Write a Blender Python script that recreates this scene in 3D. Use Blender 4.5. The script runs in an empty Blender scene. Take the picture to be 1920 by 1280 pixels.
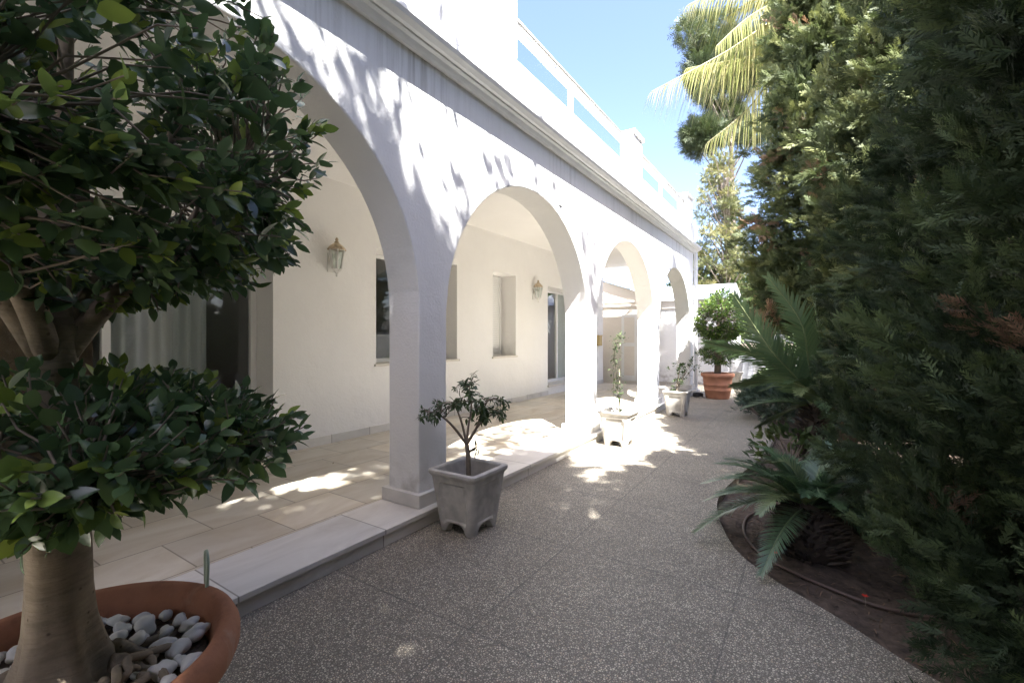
import bpy, bmesh, math, random
import numpy as np
from mathutils import Vector, Matrix

# ------------------------------------------------------------------ camera, world, sun, exposure
S = bpy.context.scene
COL = S.collection
PI = math.pi
H = 1.35                      # eye height above the path
YAW = math.atan(559/853.3)
cam_d = bpy.data.cameras.new('camera')
cam = bpy.data.objects.new('camera', cam_d); COL.objects.link(cam)
cam.location = (0, 0, H); cam.rotation_euler = (PI/2, 0, YAW)
cam_d.sensor_width = 36; cam_d.lens = 16.0
cam_d.shift_y = -8/1920
cam_d.clip_start = 0.02; cam_d.clip_end = 500
S.camera = cam

SUN_EL, SUN_AZ = math.radians(58.5), math.radians(-41)     # azimuth measured from +X towards +Y
sdir = Vector((math.cos(SUN_EL)*math.cos(SUN_AZ), math.cos(SUN_EL)*math.sin(SUN_AZ), math.sin(SUN_EL)))
W = bpy.data.worlds.new("World"); S.world = W; W.use_nodes = True
nt = W.node_tree; nt.nodes.clear()
wo = nt.nodes.new('ShaderNodeOutputWorld'); bg = nt.nodes.new('ShaderNodeBackground'); sk = nt.nodes.new('ShaderNodeTexSky')
sk.sky_type = 'NISHITA'; sk.sun_disc = False
sk.sun_elevation = SUN_EL; sk.sun_rotation = PI/2 - SUN_AZ
sk.air_density = 1.0; sk.dust_density = 2.5; sk.ozone_density = 2.0
bg.inputs['Strength'].default_value = 0.074
tint = nt.nodes.new('ShaderNodeMixRGB'); tint.blend_type = 'MULTIPLY'; tint.inputs[0].default_value = 1
tint.inputs[2].default_value = (.89, .85, .93, 1)
nt.links.new(sk.outputs[0], tint.inputs[1]); nt.links.new(tint.outputs[0], bg.inputs[0]); nt.links.new(bg.outputs[0], wo.inputs[0])
sl = bpy.data.lights.new('sun', 'SUN'); sl.energy = 5.0; sl.angle = math.radians(0.5); sl.color = (1.0, 0.98, 0.95)
so = bpy.data.objects.new('sun', sl); COL.objects.link(so)
so.rotation_euler = sdir.to_track_quat('Z', 'Y').to_euler(); so.location = (6, -6, 14)
S.view_settings.view_transform = 'Standard'; S.view_settings.look = 'None'
S.view_settings.gamma = 1; S.view_settings.use_curve_mapping = False
S.view_settings.exposure = 3.0
S.cycles.max_bounces = 10; S.cycles.diffuse_bounces = 6; S.cycles.transparent_max_bounces = 16
S.cycles.sample_clamp_indirect = 8

# ------------------------------------------------------------------ pixel helpers (photograph pixels -> points in the place)
FW = np.array([-math.sin(YAW), math.cos(YAW), 0.]); RT = np.array([math.cos(YAW), math.sin(YAW), 0.]); UP = np.array([0, 0, 1.])
def ray(x, y): return FW*853.3 + RT*(x-960) + UP*(632-y)
def atz(x, y, z):
    d = ray(x, y); return np.array([0, 0, H]) + d*((z-H)/d[2])
def atx(x, y, X):
    d = ray(x, y); return np.array([0, 0, H]) + d*(X/d[0])
def atd(x, y, D): return np.array([0, 0, H]) + ray(x, y)*(D/853.3)

# ------------------------------------------------------------------ object helpers
def tag(o, label=None, cat=None, group=None, kind=None):
    if label: o['label'] = label
    if cat: o['category'] = cat
    if group: o['group'] = group
    if kind: o['kind'] = kind
    return o
def thing(name, label, cat, loc=(0, 0, 0), rz=0, group=None):
    o = bpy.data.objects.new(name, None); COL.objects.link(o)
    o.location = loc; o.rotation_euler = (0, 0, rz); o.empty_display_size = .1
    o['_loc'] = tuple(float(v) for v in loc)
    return tag(o, label, cat, group)
def origin_of(o):
    while o is not None:
        if '_loc' in o.keys(): return np.array(o['_loc'])
        o = o.parent
    return np.zeros(3)
def new_obj(name, me, mat, parent):
    o = bpy.data.objects.new(name, me); COL.objects.link(o)
    if mat is not None: me.materials.append(mat)
    if parent is not None: o.parent = parent
    return o
def copy_tree(o, parent=None):
    c = o.copy(); COL.objects.link(c)
    if parent is not None: c.parent = parent
    for ch in list(o.children): copy_tree(ch, c)
    return c

class MB:
    """collects boxes, tubes, lathes; build() links them as one mesh object (world coordinates given, parent's origin removed)"""
    def __init__(s): s.v = []; s.f = []; s.sm = []
    def add(s, vs, fs, smooth=False):
        b = len(s.v); s.v.extend([tuple(float(c) for c in p) for p in vs])
        s.f.extend([tuple(i+b for i in f) for f in fs]); s.sm.extend([smooth]*len(fs)); return s
    def box(s, x0, x1, y0, y1, z0, z1):
        vs = [(x, y, z) for z in (z0, z1) for y in (y0, y1) for x in (x0, x1)]
        return s.add(vs, [(0, 2, 3, 1), (4, 5, 7, 6), (0, 1, 5, 4), (2, 6, 7, 3), (0, 4, 6, 2), (1, 3, 7, 5)])
    def quad(s, a, b, c, d): return s.add([a, b, c, d], [(0, 1, 2, 3)])
    def tube(s, pts, rad, n=8, caps=True, wob=0, rng=None):
        pts = [np.array(p, float) for p in pts]; k = len(pts)
        if not hasattr(rad, '__len__'): rad = [rad]*k
        vs = []; prev = None
        for i, p in enumerate(pts):
            t = pts[min(i+1, k-1)]-pts[max(i-1, 0)]; t = t/(np.linalg.norm(t)+1e-9)
            if prev is None:
                a = np.array([0, 0, 1.]) if abs(t[2]) < .9 else np.array([1., 0, 0])
                u = np.cross(t, a)
            else: u = prev-t*(prev@t)
            u = u/(np.linalg.norm(u)+1e-9); prev = u; w = np.cross(t, u)
            for j in range(n):
                a = 2*PI*j/n; r = rad[i]*(1+(rng.uniform(-wob, wob) if wob else 0))
                vs.append(p+(u*math.cos(a)+w*math.sin(a))*r)
        fs = [(i*n+j, i*n+(j+1) % n, (i+1)*n+(j+1) % n, (i+1)*n+j) for i in range(k-1) for j in range(n)]
        if caps: fs += [tuple(reversed(range(n))), tuple(range((k-1)*n, k*n))]
        return s.add(vs, fs, True)
    def lathe(s, prof, c, n=48, smooth=True):
        vs = []; k = len(prof)
        for r, z in prof:
            for j in range(n):
                a = 2*PI*j/n; vs.append((c[0]+r*math.cos(a), c[1]+r*math.sin(a), c[2]+z))
        fs = [(i*n+j, i*n+(j+1) % n, (i+1)*n+(j+1) % n, (i+1)*n+j) for i in range(k-1) for j in range(n)]
        return s.add(vs, fs, smooth)
    def build(s, name, mat, parent=None, bevel=0, merge=True, angle=None):
        o0 = origin_of(parent)
        me = bpy.data.meshes.new(name); me.from_pydata([tuple(np.array(p)-o0) for p in s.v], [], s.f)
        me.polygons.foreach_set('use_smooth', s.sm)
        if merge:
            bm = bmesh.new(); bm.from_mesh(me); bmesh.ops.remove_doubles(bm, verts=bm.verts, dist=1e-5)
            bmesh.ops.recalc_face_normals(bm, faces=bm.faces); bm.to_mesh(me); bm.free()
        o = new_obj(name, me, mat, parent)
        if bevel:
            m = o.modifiers.new('edge', 'BEVEL'); m.width = bevel; m.segments = 2; m.limit_method = 'ANGLE'; m.angle_limit = math.radians(35)
        return o

def np_mesh(name, V, F, mat, parent, tint=None, smooth=False):
    """V (n,3) world, F (m,k) all faces with k corners"""
    V = np.asarray(V, np.float32)-origin_of(parent).astype(np.float32); F = np.asarray(F, np.int32)
    me = bpy.data.meshes.new(name); m, k = F.shape
    me.vertices.add(len(V)); me.vertices.foreach_set('co', V.ravel())
    me.loops.add(m*k); me.loops.foreach_set('vertex_index', F.ravel())
    me.polygons.add(m); me.polygons.foreach_set('loop_start', np.arange(0, m*k, k, dtype=np.int32))
    if smooth: me.polygons.foreach_set('use_smooth', np.ones(m, bool))
    if tint is not None:
        a = me.attributes.new('tint', 'FLOAT', 'POINT'); a.data.foreach_set('value', np.asarray(tint, np.float32))
    me.update(calc_edges=True)
    return new_obj(name, me, mat, parent)

def unit(a): return a/(np.linalg.norm(a, axis=-1, keepdims=True)+1e-9)
def instances(tv, tf, pos, dirs, scale, rng, up=None, roll=None, wscale=None):
    """place template (length along +Y, width X, normal Z) n times"""
    n = len(pos); y = unit(dirs)
    ref = np.tile(np.array([[0, 0, 1.]]), (n, 1)) if up is None else up
    ref = ref+rng.normal(0, .05, (n, 3))
    x = unit(np.cross(y, ref)); z = np.cross(x, y)
    if roll is not None:
        c, s_ = np.cos(roll)[:, None], np.sin(roll)[:, None]
        x, z = x*c+z*s_, z*c-x*s_
    sc = np.asarray(scale)
    if sc.ndim == 1: sc = sc[:, None]
    ws = sc if wscale is None else sc*wscale[:, None]
    k = len(tv)
    P = (pos[:, None, :]+x[:, None, :]*(tv[None, :, 0:1]*ws[:, None, :])+y[:, None, :]*(tv[None, :, 1:2]*sc[:, None, :])
         + z[:, None, :]*(tv[None, :, 2:3]*sc[:, None, :]))
    F = tf[None]+(np.arange(n)*k)[:, None, None]
    return P.reshape(-1, 3), F.reshape(-1, tf.shape[1])

def leaf_template(width=.5, rows=5, fold=.12, curl=.15, power=1.0):
    vs = []; fs = []
    for i in range(rows):
        t = i/(rows-1); w = width*.5*(math.sin(PI*(t**power))**.8 if 0 < t < 1 else 0.02)
        z = -curl*t*t
        vs += [(-w, t, z+fold*w*2), (0, t, z), (w, t, z+fold*w*2)]
    for i in range(rows-1):
        for j in (0, 1): a = i*3+j; fs.append((a, a+1, a+4, a+3))
    return np.array(vs), np.array(fs)
LEAF = leaf_template(.55, 6, .10, .12, .85)
LEAF_SLIM = leaf_template(.36, 5, .15, .35, .9)
LEAF_LOW = leaf_template(.5, 3, .12, .1)

def spray_template(n=9, w=.06, seed=1, spread=40, ln=.36):
    r = random.Random(seed); vs = []; fs = []
    def blade(a, d, L, wd, z):
        b = len(vs); d = np.array(d); p = np.array([-d[1], d[0]])
        for q, zz in ((a, z), (a+d*L*.45+p*wd*.5, z), (a+d*L, z-.03), (a+d*L*.45-p*wd*.5, z)):
            vs.append((q[0], q[1], zz))
        fs.append((b, b+1, b+2, b+3))
    blade(np.array([0., 0.]), (0, 1), 1.0, w*.9, 0)
    for i in range(n):
        t = .08+.84*i/n
        for s_ in (-1, 1):
            an = math.radians(spread+r.uniform(-14, 14)); L = ln*(1-.55*t)*r.uniform(.75, 1.2)
            blade(np.array([0, t+r.uniform(-.02, .02)]), (s_*math.sin(an), math.cos(an)), L, w*r.uniform(.8, 1.2), r.uniform(-.1, .1))
    return np.array(vs), np.array(fs)
SPRAY_FINE = spray_template(12, .044, 1, 34, .34)
SPRAY = spray_template(10, .062, 2, 36, .34)
SPRAY_BROAD = spray_template(5, .16, 3, 42, .42)
NEEDLES = spray_template(9, .045, 5, 50, .55)

# ------------------------------------------------------------------ materials
def mat(name):
    m = bpy.data.materials.new(name); m.use_nodes = True
    n = m.node_tree; b = n.nodes.get('Principled BSDF')
    return m, n, b
def N(nt, typ, **kw):
    x = nt.nodes.new(typ)
    for k, v in kw.items():
        if k in x.inputs: x.inputs[k].default_value = v
        else: setattr(x, k, v)
    return x
def ramp(nt, stops, interp='LINEAR'):
    r = nt.nodes.new('ShaderNodeValToRGB'); r.color_ramp.interpolation = interp
    e = r.color_ramp.elements
    while len(e) < len(stops): e.new(.5)
    for el, (p, c) in zip(e, stops):
        el.position = p; el.color = (*c, 1) if len(c) == 3 else c
    return r
def coords(nt, scale=(1, 1, 1), rot=(0, 0, 0)):
    t = N(nt, 'ShaderNodeNewGeometry'); mp = N(nt, 'ShaderNodeMapping')
    mp.inputs['Scale'].default_value = scale; mp.inputs['Rotation'].default_value = rot
    nt.links.new(t.outputs['Position'], mp.inputs['Vector']); return mp.outputs[0]
def simple(name, col, rough=.6, metal=0, noise=0, nscale=8, bump=0, bscale=60, spec=.5):
    m, n, b = mat(name); L = n.links.new
    b.inputs['Roughness'].default_value = rough; b.inputs['Metallic'].default_value = metal
    b.inputs['Specular IOR Level'].default_value = spec
    b.inputs['Base Color'].default_value = (*col, 1)
    if noise:
        t = N(n, 'ShaderNodeTexNoise', Scale=nscale, Detail=6.0); L(coords(n), t.inputs['Vector'])
        r = ramp(n, [(.3, tuple(c*(1-noise) for c in col)), (.7, tuple(min(1, c*(1+noise)) for c in col))])
        L(t.outputs['Fac'], r.inputs[0]); L(r.outputs[0], b.inputs['Base Color'])
    if bump:
        t2 = N(n, 'ShaderNodeTexNoise', Scale=bscale, Detail=4.0); L(coords(n), t2.inputs['Vector'])
        bp = N(n, 'ShaderNodeBump', Strength=bump, Distance=.01); L(t2.outputs['Fac'], bp.inputs['Height']); L(bp.outputs[0], b.inputs['Normal'])
    return m

def plaster(name, col=(.80, .795, .78), stain=False):
    m, n, b = mat(name); L = n.links.new
    b.inputs['Roughness'].default_value = .85; b.inputs['Specular IOR Level'].default_value = .2
    t = N(n, 'ShaderNodeTexNoise', Scale=1.3, Detail=7.0, Roughness=.65); L(coords(n), t.inputs['Vector'])
    r = ramp(n, [(.25, tuple(c*.955 for c in col)), (.75, tuple(min(1, c*1.02) for c in col))]); L(t.outputs['Fac'], r.inputs[0])
    out = r.outputs[0]
    if stain:                                  # rain streaks and grime that hang down from the cornice and rise from the plinths
        g = N(n, 'ShaderNodeNewGeometry'); sp = N(n, 'ShaderNodeSeparateXYZ'); L(g.outputs['Position'], sp.inputs[0])
        st = N(n, 'ShaderNodeTexNoise', Scale=1.0, Detail=5.0, Roughness=.7); L(coords(n, (9, 22, .7)), st.inputs['Vector'])
        cl = N(n, 'ShaderNodeTexNoise', Scale=1.0, Detail=2.0); L(coords(n, (1, 1.1, .3)), cl.inputs['Vector'])
        hz = N(n, 'ShaderNodeMapRange'); hz.inputs[1].default_value = 2.75; hz.inputs[2].default_value = 3.42
        L(sp.outputs['Z'], hz.inputs[0])
        sr = ramp(n, [(.45, (0, 0, 0)), (.66, (1, 1, 1))]); L(st.outputs['Fac'], sr.inputs[0])
        cr = ramp(n, [(.38, (0, 0, 0)), (.62, (1, 1, 1))]); L(cl.outputs['Fac'], cr.inputs[0])
        m1 = N(n, 'ShaderNodeMath', operation='MULTIPLY'); L(sr.outputs[0], m1.inputs[0]); L(hz.outputs[0], m1.inputs[1])
        m2 = N(n, 'ShaderNodeMath', operation='MULTIPLY'); L(m1.outputs[0], m2.inputs[0]); L(cr.outputs[0], m2.inputs[1])
        lo = N(n, 'ShaderNodeMapRange'); lo.inputs[1].default_value = .5; lo.inputs[2].default_value = .12
        L(sp.outputs['Z'], lo.inputs[0])
        dn = N(n, 'ShaderNodeTexNoise', Scale=9.0, Detail=6.0); L(coords(n), dn.inputs['Vector'])
        dr = ramp(n, [(.45, (0, 0, 0)), (.7, (1, 1, 1))]); L(dn.outputs['Fac'], dr.inputs[0])
        m3 = N(n, 'ShaderNodeMath', operation='MULTIPLY'); L(dr.outputs[0], m3.inputs[0]); L(lo.outputs[0], m3.inputs[1])
        ad = N(n, 'ShaderNodeMath', operation='ADD', use_clamp=True); L(m2.outputs[0], ad.inputs[0]); L(m3.outputs[0], ad.inputs[1])
        sc = N(n, 'ShaderNodeMath', operation='MULTIPLY'); L(ad.outputs[0], sc.inputs[0]); sc.inputs[1].default_value = .8
        mx = N(n, 'ShaderNodeMixRGB'); L(sc.outputs[0], mx.inputs[0]); L(out, mx.inputs[1]); mx.inputs[2].default_value = (.36, .34, .30, 1)
        out = mx.outputs[0]
    L(out, b.inputs['Base Color'])
    t2 = N(n, 'ShaderNodeTexNoise', Scale=55, Detail=5.0); L(coords(n), t2.inputs['Vector'])
    t3 = N(n, 'ShaderNodeTexNoise', Scale=5, Detail=3.0); L(coords(n), t3.inputs['Vector'])
    ad2 = N(n, 'ShaderNodeMath', operation='MULTIPLY_ADD'); L(t3.outputs['Fac'], ad2.inputs[0]); ad2.inputs[1].default_value = 3; L(t2.outputs['Fac'], ad2.inputs[2])
    bp = N(n, 'ShaderNodeBump', Strength=.28, Distance=.014); L(ad2.outputs[0], bp.inputs['Height']); L(bp.outputs[0], b.inputs['Normal'])
    return m

def aggregate():
    m, n, b = mat('exposed_aggregate'); L = n.links.new
    v = coords(n)
    jit = N(n, 'ShaderNodeTexNoise', Scale=40.0, Detail=2.0); L(v, jit.inputs['Vector'])
    vo = N(n, 'ShaderNodeTexVoronoi', Scale=100.0, Randomness=1.0); L(v, vo.inputs['Vector'])
    ve = N(n, 'ShaderNodeTexVoronoi', Scale=100.0, feature='DISTANCE_TO_EDGE'); L(v, ve.inputs['Vector'])
    sp = N(n, 'ShaderNodeSeparateColor'); L(vo.outputs['Color'], sp.inputs[0])
    pr = ramp(n, [(0, (.19, .18, .16)), (.22, (.30, .285, .255)), (.45, (.42, .395, .35)), (.62, (.34, .295, .245)), (.76, (.43, .405, .36)), (.92, (.46, .44, .39))], 'CONSTANT')
    L(sp.outputs[0], pr.inputs[0])
    er = ramp(n, [(.10, (0, 0, 0)), (.24, (1, 1, 1))]); L(ve.outputs['Distance'], er.inputs[0])
    mx = N(n, 'ShaderNodeMixRGB'); L(er.outputs[0], mx.inputs[0]); mx.inputs[1].default_value = (.10, .094, .085, 1); L(pr.outputs[0], mx.inputs[2])
    # broad wear and damp patches
    w = N(n, 'ShaderNodeTexNoise', Scale=1.6, Detail=6.0, Roughness=.6); L(v, w.inputs['Vector'])
    wr = ramp(n, [(.28, (1.12, 1.05, .93)), (.5, (1.42, 1.34, 1.19)), (.72, (1.58, 1.49, 1.31))]); L(w.outputs['Fac'], wr.inputs[0])
    mu = N(n, 'ShaderNodeMixRGB', blend_type='MULTIPLY'); mu.inputs[0].default_value = 1; L(mx.outputs[0], mu.inputs[1]); L(wr.outputs[0], mu.inputs[2])
    # slab joints
    br = N(n, 'ShaderNodeTexBrick', Scale=1.0); br.offset = 0
    br.inputs['Mortar Size'].default_value = .006; br.inputs['Mortar Smooth'].default_value = .3
    br.inputs['Brick Width'].default_value = 1.0; br.inputs['Row Height'].default_value = 1.0
    mp = N(n, 'ShaderNodeMapping'); mp.inputs['Location'].default_value = (.32, .35, 0); L(v, mp.inputs[0]); L(mp.outputs[0], br.inputs['Vector'])
    mj = N(n, 'ShaderNodeMixRGB'); sj = N(n, 'ShaderNodeMath', operation='MULTIPLY'); sj.inputs[1].default_value = .5
    L(br.outputs['Fac'], sj.inputs[0]); L(sj.outputs[0], mj.inputs[0]); L(mu.outputs[0], mj.inputs[1]); mj.inputs[2].default_value = (.07, .065, .06, 1)
    L(mj.outputs[0], b.inputs['Base Color'])
    b.inputs['Roughness'].default_value = .62
    hh = N(n, 'ShaderNodeMath', operation='SUBTRACT'); L(er.outputs[0], hh.inputs[0]); L(br.outputs['Fac'], hh.inputs[1])
    bp = N(n, 'ShaderNodeBump', Strength=.55, Distance=.004); L(hh.outputs[0], bp.inputs['Height']); L(bp.outputs[0], b.inputs['Normal'])
    return m

def marble(name, tiles=True, base=((.54, .485, .395), (.62, .58, .50), (.46, .39, .285)), rough=.32, bw=.56, rh=.46, loc=(0, 0, 0)):
    m, n, b = mat(name); L = n.links.new
    v = coords(n)
    st = N(n, 'ShaderNodeTexNoise', Scale=1.0, Detail=8.0, Roughness=.62, Distortion=.8)
    L(coords(n, (3.6, 1.5, 3)), st.inputs['Vector'])
    r = ramp(n, [(.28, base[2]), (.45, base[0]), (.62, base[1]), (.8, tuple(min(1, c*1.06) for c in base[1]))]); L(st.outputs['Fac'], r.inputs[0])
    out = r.outputs[0]
    if tiles:
        mp = N(n, 'ShaderNodeMapping'); mp.inputs['Rotation'].default_value = (0, 0, PI/2); mp.inputs['Location'].default_value = loc
        L(v, mp.inputs[0])
        br = N(n, 'ShaderNodeTexBrick', Scale=1.0); br.offset = .5
        for k, q in (('Mortar Size', .0045), ('Mortar Smooth', .2), ('Brick Width', bw), ('Row Height', rh), ('Bias', 0.0)): br.inputs[k].default_value = q
        br.inputs['Color1'].default_value = (.86, .855, .85, 1); br.inputs['Color2'].default_value = (1.08, 1.06, 1.02, 1); br.inputs['Mortar'].default_value = (.42, .40, .37, 1)
        L(mp.outputs[0], br.inputs['Vector'])
        mu = N(n, 'ShaderNodeMixRGB', blend_type='MULTIPLY'); mu.inputs[0].default_value = 1; L(out, mu.inputs[1]); L(br.outputs['Color'], mu.inputs[2]); out = mu.outputs[0]
        bp = N(n, 'ShaderNodeBump', Strength=.25, Distance=.003, invert=True); L(br.outputs['Fac'], bp.inputs['Height']); L(bp.outputs[0], b.inputs['Normal'])
    L(out, b.inputs['Base Color'])
    rr = N(n, 'ShaderNodeTexNoise', Scale=6.0, Detail=4.0); L(v, rr.inputs['Vector'])
    mr = N(n, 'ShaderNodeMapRange'); mr.inputs[3].default_value = rough-.08; mr.inputs[4].default_value = rough+.22; L(rr.outputs['Fac'], mr.inputs[0]); L(mr.outputs[0], b.inputs['Roughness'])
    return m

def leafmat(name, stops, rough=.4, trans=.25, tcol=None, spec=.5):
    m, n, b = mat(name); L = n.links.new
    a = N(n, 'ShaderNodeAttribute', attribute_name='tint'); r = ramp(n, stops); L(a.outputs['Fac'], r.inputs[0])
    L(r.outputs[0], b.inputs['Base Color']); b.inputs['Roughness'].default_value = rough; b.inputs['Specular IOR Level'].default_value = spec
    if trans:
        t = N(n, 'ShaderNodeBsdfTranslucent'); hs = N(n, 'ShaderNodeHueSaturation', Value=1.6, Saturation=1.1); L(r.outputs[0], hs.inputs['Color']); L(hs.outputs[0], t.inputs[0])
        mx = N(n, 'ShaderNodeMixShader'); mx.inputs[0].default_value = trans
        o = n.nodes.get('Material Output'); L(b.outputs[0], mx.inputs[1]); L(t.outputs[0], mx.inputs[2]); L(mx.outputs[0], o.inputs[0])
    return m

def glass(name, tint=(.9, .95, .95), refl=1.0):
    m, n, b = mat(name); L = n.links.new; n.nodes.remove(b)
    t = N(n, 'ShaderNodeBsdfTransparent'); t.inputs[0].default_value = (*tint, 1)
    g = N(n, 'ShaderNodeBsdfGlossy'); g.inputs['Roughness'].default_value = .02; g.inputs['Color'].default_value = (refl, refl, refl, 1)
    lw = N(n, 'ShaderNodeLayerWeight', Blend=.5); pw = N(n, 'ShaderNodeMath', operation='POWER'); L(lw.outputs['Facing'], pw.inputs[0]); pw.inputs[1].default_value = 4
    f = N(n, 'ShaderNodeMath', operation='MULTIPLY_ADD'); L(pw.outputs[0], f.inputs[0]); f.inputs[1].default_value = .85*refl; f.inputs[2].default_value = .05*refl; mx = N(n, 'ShaderNodeMixShader')
    L(f.outputs[0], mx.inputs[0]); L(t.outputs[0], mx.inputs[1]); L(g.outputs[0], mx.inputs[2]); L(mx.outputs[0], n.nodes.get('Material Output').inputs[0])
    return m

M = {}
M['wall'] = plaster('white_plaster', stain=True)
M['inner'] = plaster('porch_plaster', (.84, .83, .81))
M['white'] = simple('white_paint', (.80, .80, .79), .45)
M['cornice'] = simple('cornice_paint', (.74, .74, .73), .6, noise=.05, bump=.05)
M['beige'] = plaster('beige_plaster', (.76, .71, .64))
M['marble'] = marble('porch_marble')
M['edge'] = marble('step_marble', True, ((.63, .61, .57), (.72, .70, .66), (.52, .49, .44)), .38, .9, 5.0, (0.2, 0, 0))
M['skirt'] = marble('skirting_marble', True, ((.60, .59, .57), (.70, .69, .67), (.50, .48, .45)), .4, .55, 5.0)
M['path'] = aggregate()
M['glass'] = glass('window_glass', (.86, .88, .875))
M['clear'] = glass('balustrade_glass', (.99, .995, .995), .25)
M['dark'] = simple('room_paint', (.58, .57, .55), .8)
M['curtain'] = simple('curtain_cloth', (.72, .74, .74), .9)
M['wood'] = simple('brown_timber', (.20, .13, .085), .5, noise=.2, nscale=12)
M['steel'] = simple('brushed_rail', (.66, .63, .57), .35, .6)
def terracotta_mat(name, col):
    m, n, b = mat(name); L = n.links.new; b.inputs['Roughness'].default_value = .8; b.inputs['Specular IOR Level'].default_value = .25
    t = N(n, 'ShaderNodeTexNoise', Scale=6.0, Detail=8.0, Roughness=.7); L(coords(n), t.inputs['Vector'])
    r = ramp(n, [(.28, tuple(c*.55 for c in col)), (.5, col), (.75, tuple(c*1.2 for c in col))]); L(t.outputs['Fac'], r.inputs[0])
    h = N(n, 'ShaderNodeTexNoise', Scale=3.2, Detail=9.0, Roughness=.75, Distortion=.6); L(coords(n, (1, 1, .6)), h.inputs['Vector'])
    hr = ramp(n, [(.56, (0, 0, 0)), (.72, (1, 1, 1))]); L(h.outputs['Fac'], hr.inputs[0]); k = N(n, 'ShaderNodeMath', operation='MULTIPLY'); L(hr.outputs[0], k.inputs[0]); k.inputs[1].default_value = .45
    mx = N(n, 'ShaderNodeMixRGB'); L(k.outputs[0], mx.inputs[0]); L(r.outputs[0], mx.inputs[1]); mx.inputs[2].default_value = (.44, .33, .26, 1); L(mx.outputs[0], b.inputs['Base Color'])
    t2 = N(n, 'ShaderNodeTexNoise', Scale=80, Detail=4.0); L(coords(n), t2.inputs['Vector']); bp = N(n, 'ShaderNodeBump', Strength=.25, Distance=.006); L(t2.outputs['Fac'], bp.inputs['Height']); L(bp.outputs[0], b.inputs['Normal']); return m
M['terracotta'] = terracotta_mat('terracotta', (.32, .14, .08))
M['terra_far'] = simple('sunworn_terracotta', (.42, .19, .11), .8, noise=.2, nscale=6, bump=.1)
M['concrete'] = simple('grey_concrete', (.45, .43, .40), .85, noise=.2, nscale=14, bump=.35, bscale=220)
M['whitepot'] = simple('whitewashed_concrete', (.38, .36, .325), .85, noise=.25, nscale=9, bump=.25, bscale=90)
M['soil'] = simple('garden_soil', (.085, .060, .044), .95, noise=.45, nscale=22, bump=1.0, bscale=45)
M['pot_soil'] = simple('pot_soil', (.085, .065, .05), .95, noise=.4, nscale=40, bump=.8, bscale=80)
def bark_mat(name, col):
    m, n, b = mat(name); L = n.links.new; b.inputs['Roughness'].default_value = .85; b.inputs['Specular IOR Level'].default_value = .2
    t = N(n, 'ShaderNodeTexNoise', Scale=9.0, Detail=7.0, Roughness=.7); L(coords(n), t.inputs['Vector'])
    r = ramp(n, [(.28, tuple(c*.62 for c in col)), (.5, col), (.72, tuple(c*1.25 for c in col))]); L(t.outputs['Fac'], r.inputs[0])
    h = N(n, 'ShaderNodeTexNoise', Scale=1.0, Detail=4.0, Roughness=.6); L(coords(n, (9, 9, 60)), h.inputs['Vector'])
    hr = ramp(n, [(.35, (.80, .79, .78)), (.55, (1, 1, 1))]); L(h.outputs['Fac'], hr.inputs[0])
    vo = N(n, 'ShaderNodeTexVoronoi', Scale=26.0); L(coords(n), vo.inputs['Vector']); vr = ramp(n, [(.06, (.35, .32, .30)), (.14, (1, 1, 1))]); L(vo.outputs['Distance'], vr.inputs[0])
    m1 = N(n, 'ShaderNodeMixRGB', blend_type='MULTIPLY'); m1.inputs[0].default_value = 1; L(r.outputs[0], m1.inputs[1]); L(hr.outputs[0], m1.inputs[2])
    m2 = N(n, 'ShaderNodeMixRGB', blend_type='MULTIPLY'); m2.inputs[0].default_value = .8; L(m1.outputs[0], m2.inputs[1]); L(vr.outputs[0], m2.inputs[2]); L(m2.outputs[0], b.inputs['Base Color'])
    ad = N(n, 'ShaderNodeMath', operation='ADD'); L(h.outputs['Fac'], ad.inputs[0]); L(t.outputs['Fac'], ad.inputs[1])
    bp = N(n, 'ShaderNodeBump', Strength=.6, Distance=.008); L(ad.outputs[0], bp.inputs['Height']); L(bp.outputs[0], b.inputs['Normal']); return m
M['bark'] = bark_mat('ficus_bark', (.255, .205, .15))
M['twig'] = simple('twig_bark', (.20, .165, .13), .85, noise=.2, nscale=30)
M['darkbark'] = simple('cypress_bark', (.075, .055, .042), .9, noise=.3, nscale=20, bump=.6)
M['pebble'] = simple('white_pebble', (.62, .60, .56), .55, noise=.10, nscale=12, bump=.1, bscale=50)
M['hose'] = simple('brown_hose', (.10, .065, .05), .6)
M['tube'] = simple('pale_green_tube', (.42, .50, .38), .5)
M['brass'] = simple('weathered_brass', (.52, .42, .29), .55, .1, noise=.2, nscale=30)
M['lampwhite'] = simple('lantern_paint', (.72, .71, .68), .5)
M['lampglass'] = glass('lantern_glass', (.86, .90, .88), .9)
M['bulb'] = simple('bulb_glass', (.85, .85, .82), .3)
M['mail'] = simple('ochre_box', (.55, .42, .20), .5)
M['black'] = simple('black_plastic', (.02, .02, .02), .5)
M['red'] = simple('red_petal', (.55, .03, .015), .6)
M['greybin'] = simple('grey_pillar', (.32, .33, .35), .8, noise=.1)
M['roofwhite'] = simple('white_roof_sheet', (.75, .76, .77), .6)
M['ficus'] = leafmat('ficus_leaf', [(0, (.052, .092, .050)), (.45, (.084, .138, .060)), (.66, (.11, .17, .056)), (.85, (.17, .235, .055)), (1, (.27, .34, .08))], .27, .2)
M['ficus_far'] = leafmat('clipped_ficus_leaf', [(0, (.045, .085, .022)), (.6, (.10, .16, .034)), (1, (.20, .27, .05))], .35, .25)
M['citrus'] = leafmat('citrus_leaf', [(0, (.032, .058, .026)), (.7, (.06, .10, .036)), (1, (.11, .16, .045))], .42, .15)
M['vine'] = leafmat('small_leaf', [(0, (.03, .055, .02)), (1, (.10, .14, .045))], .45, .25)
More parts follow.
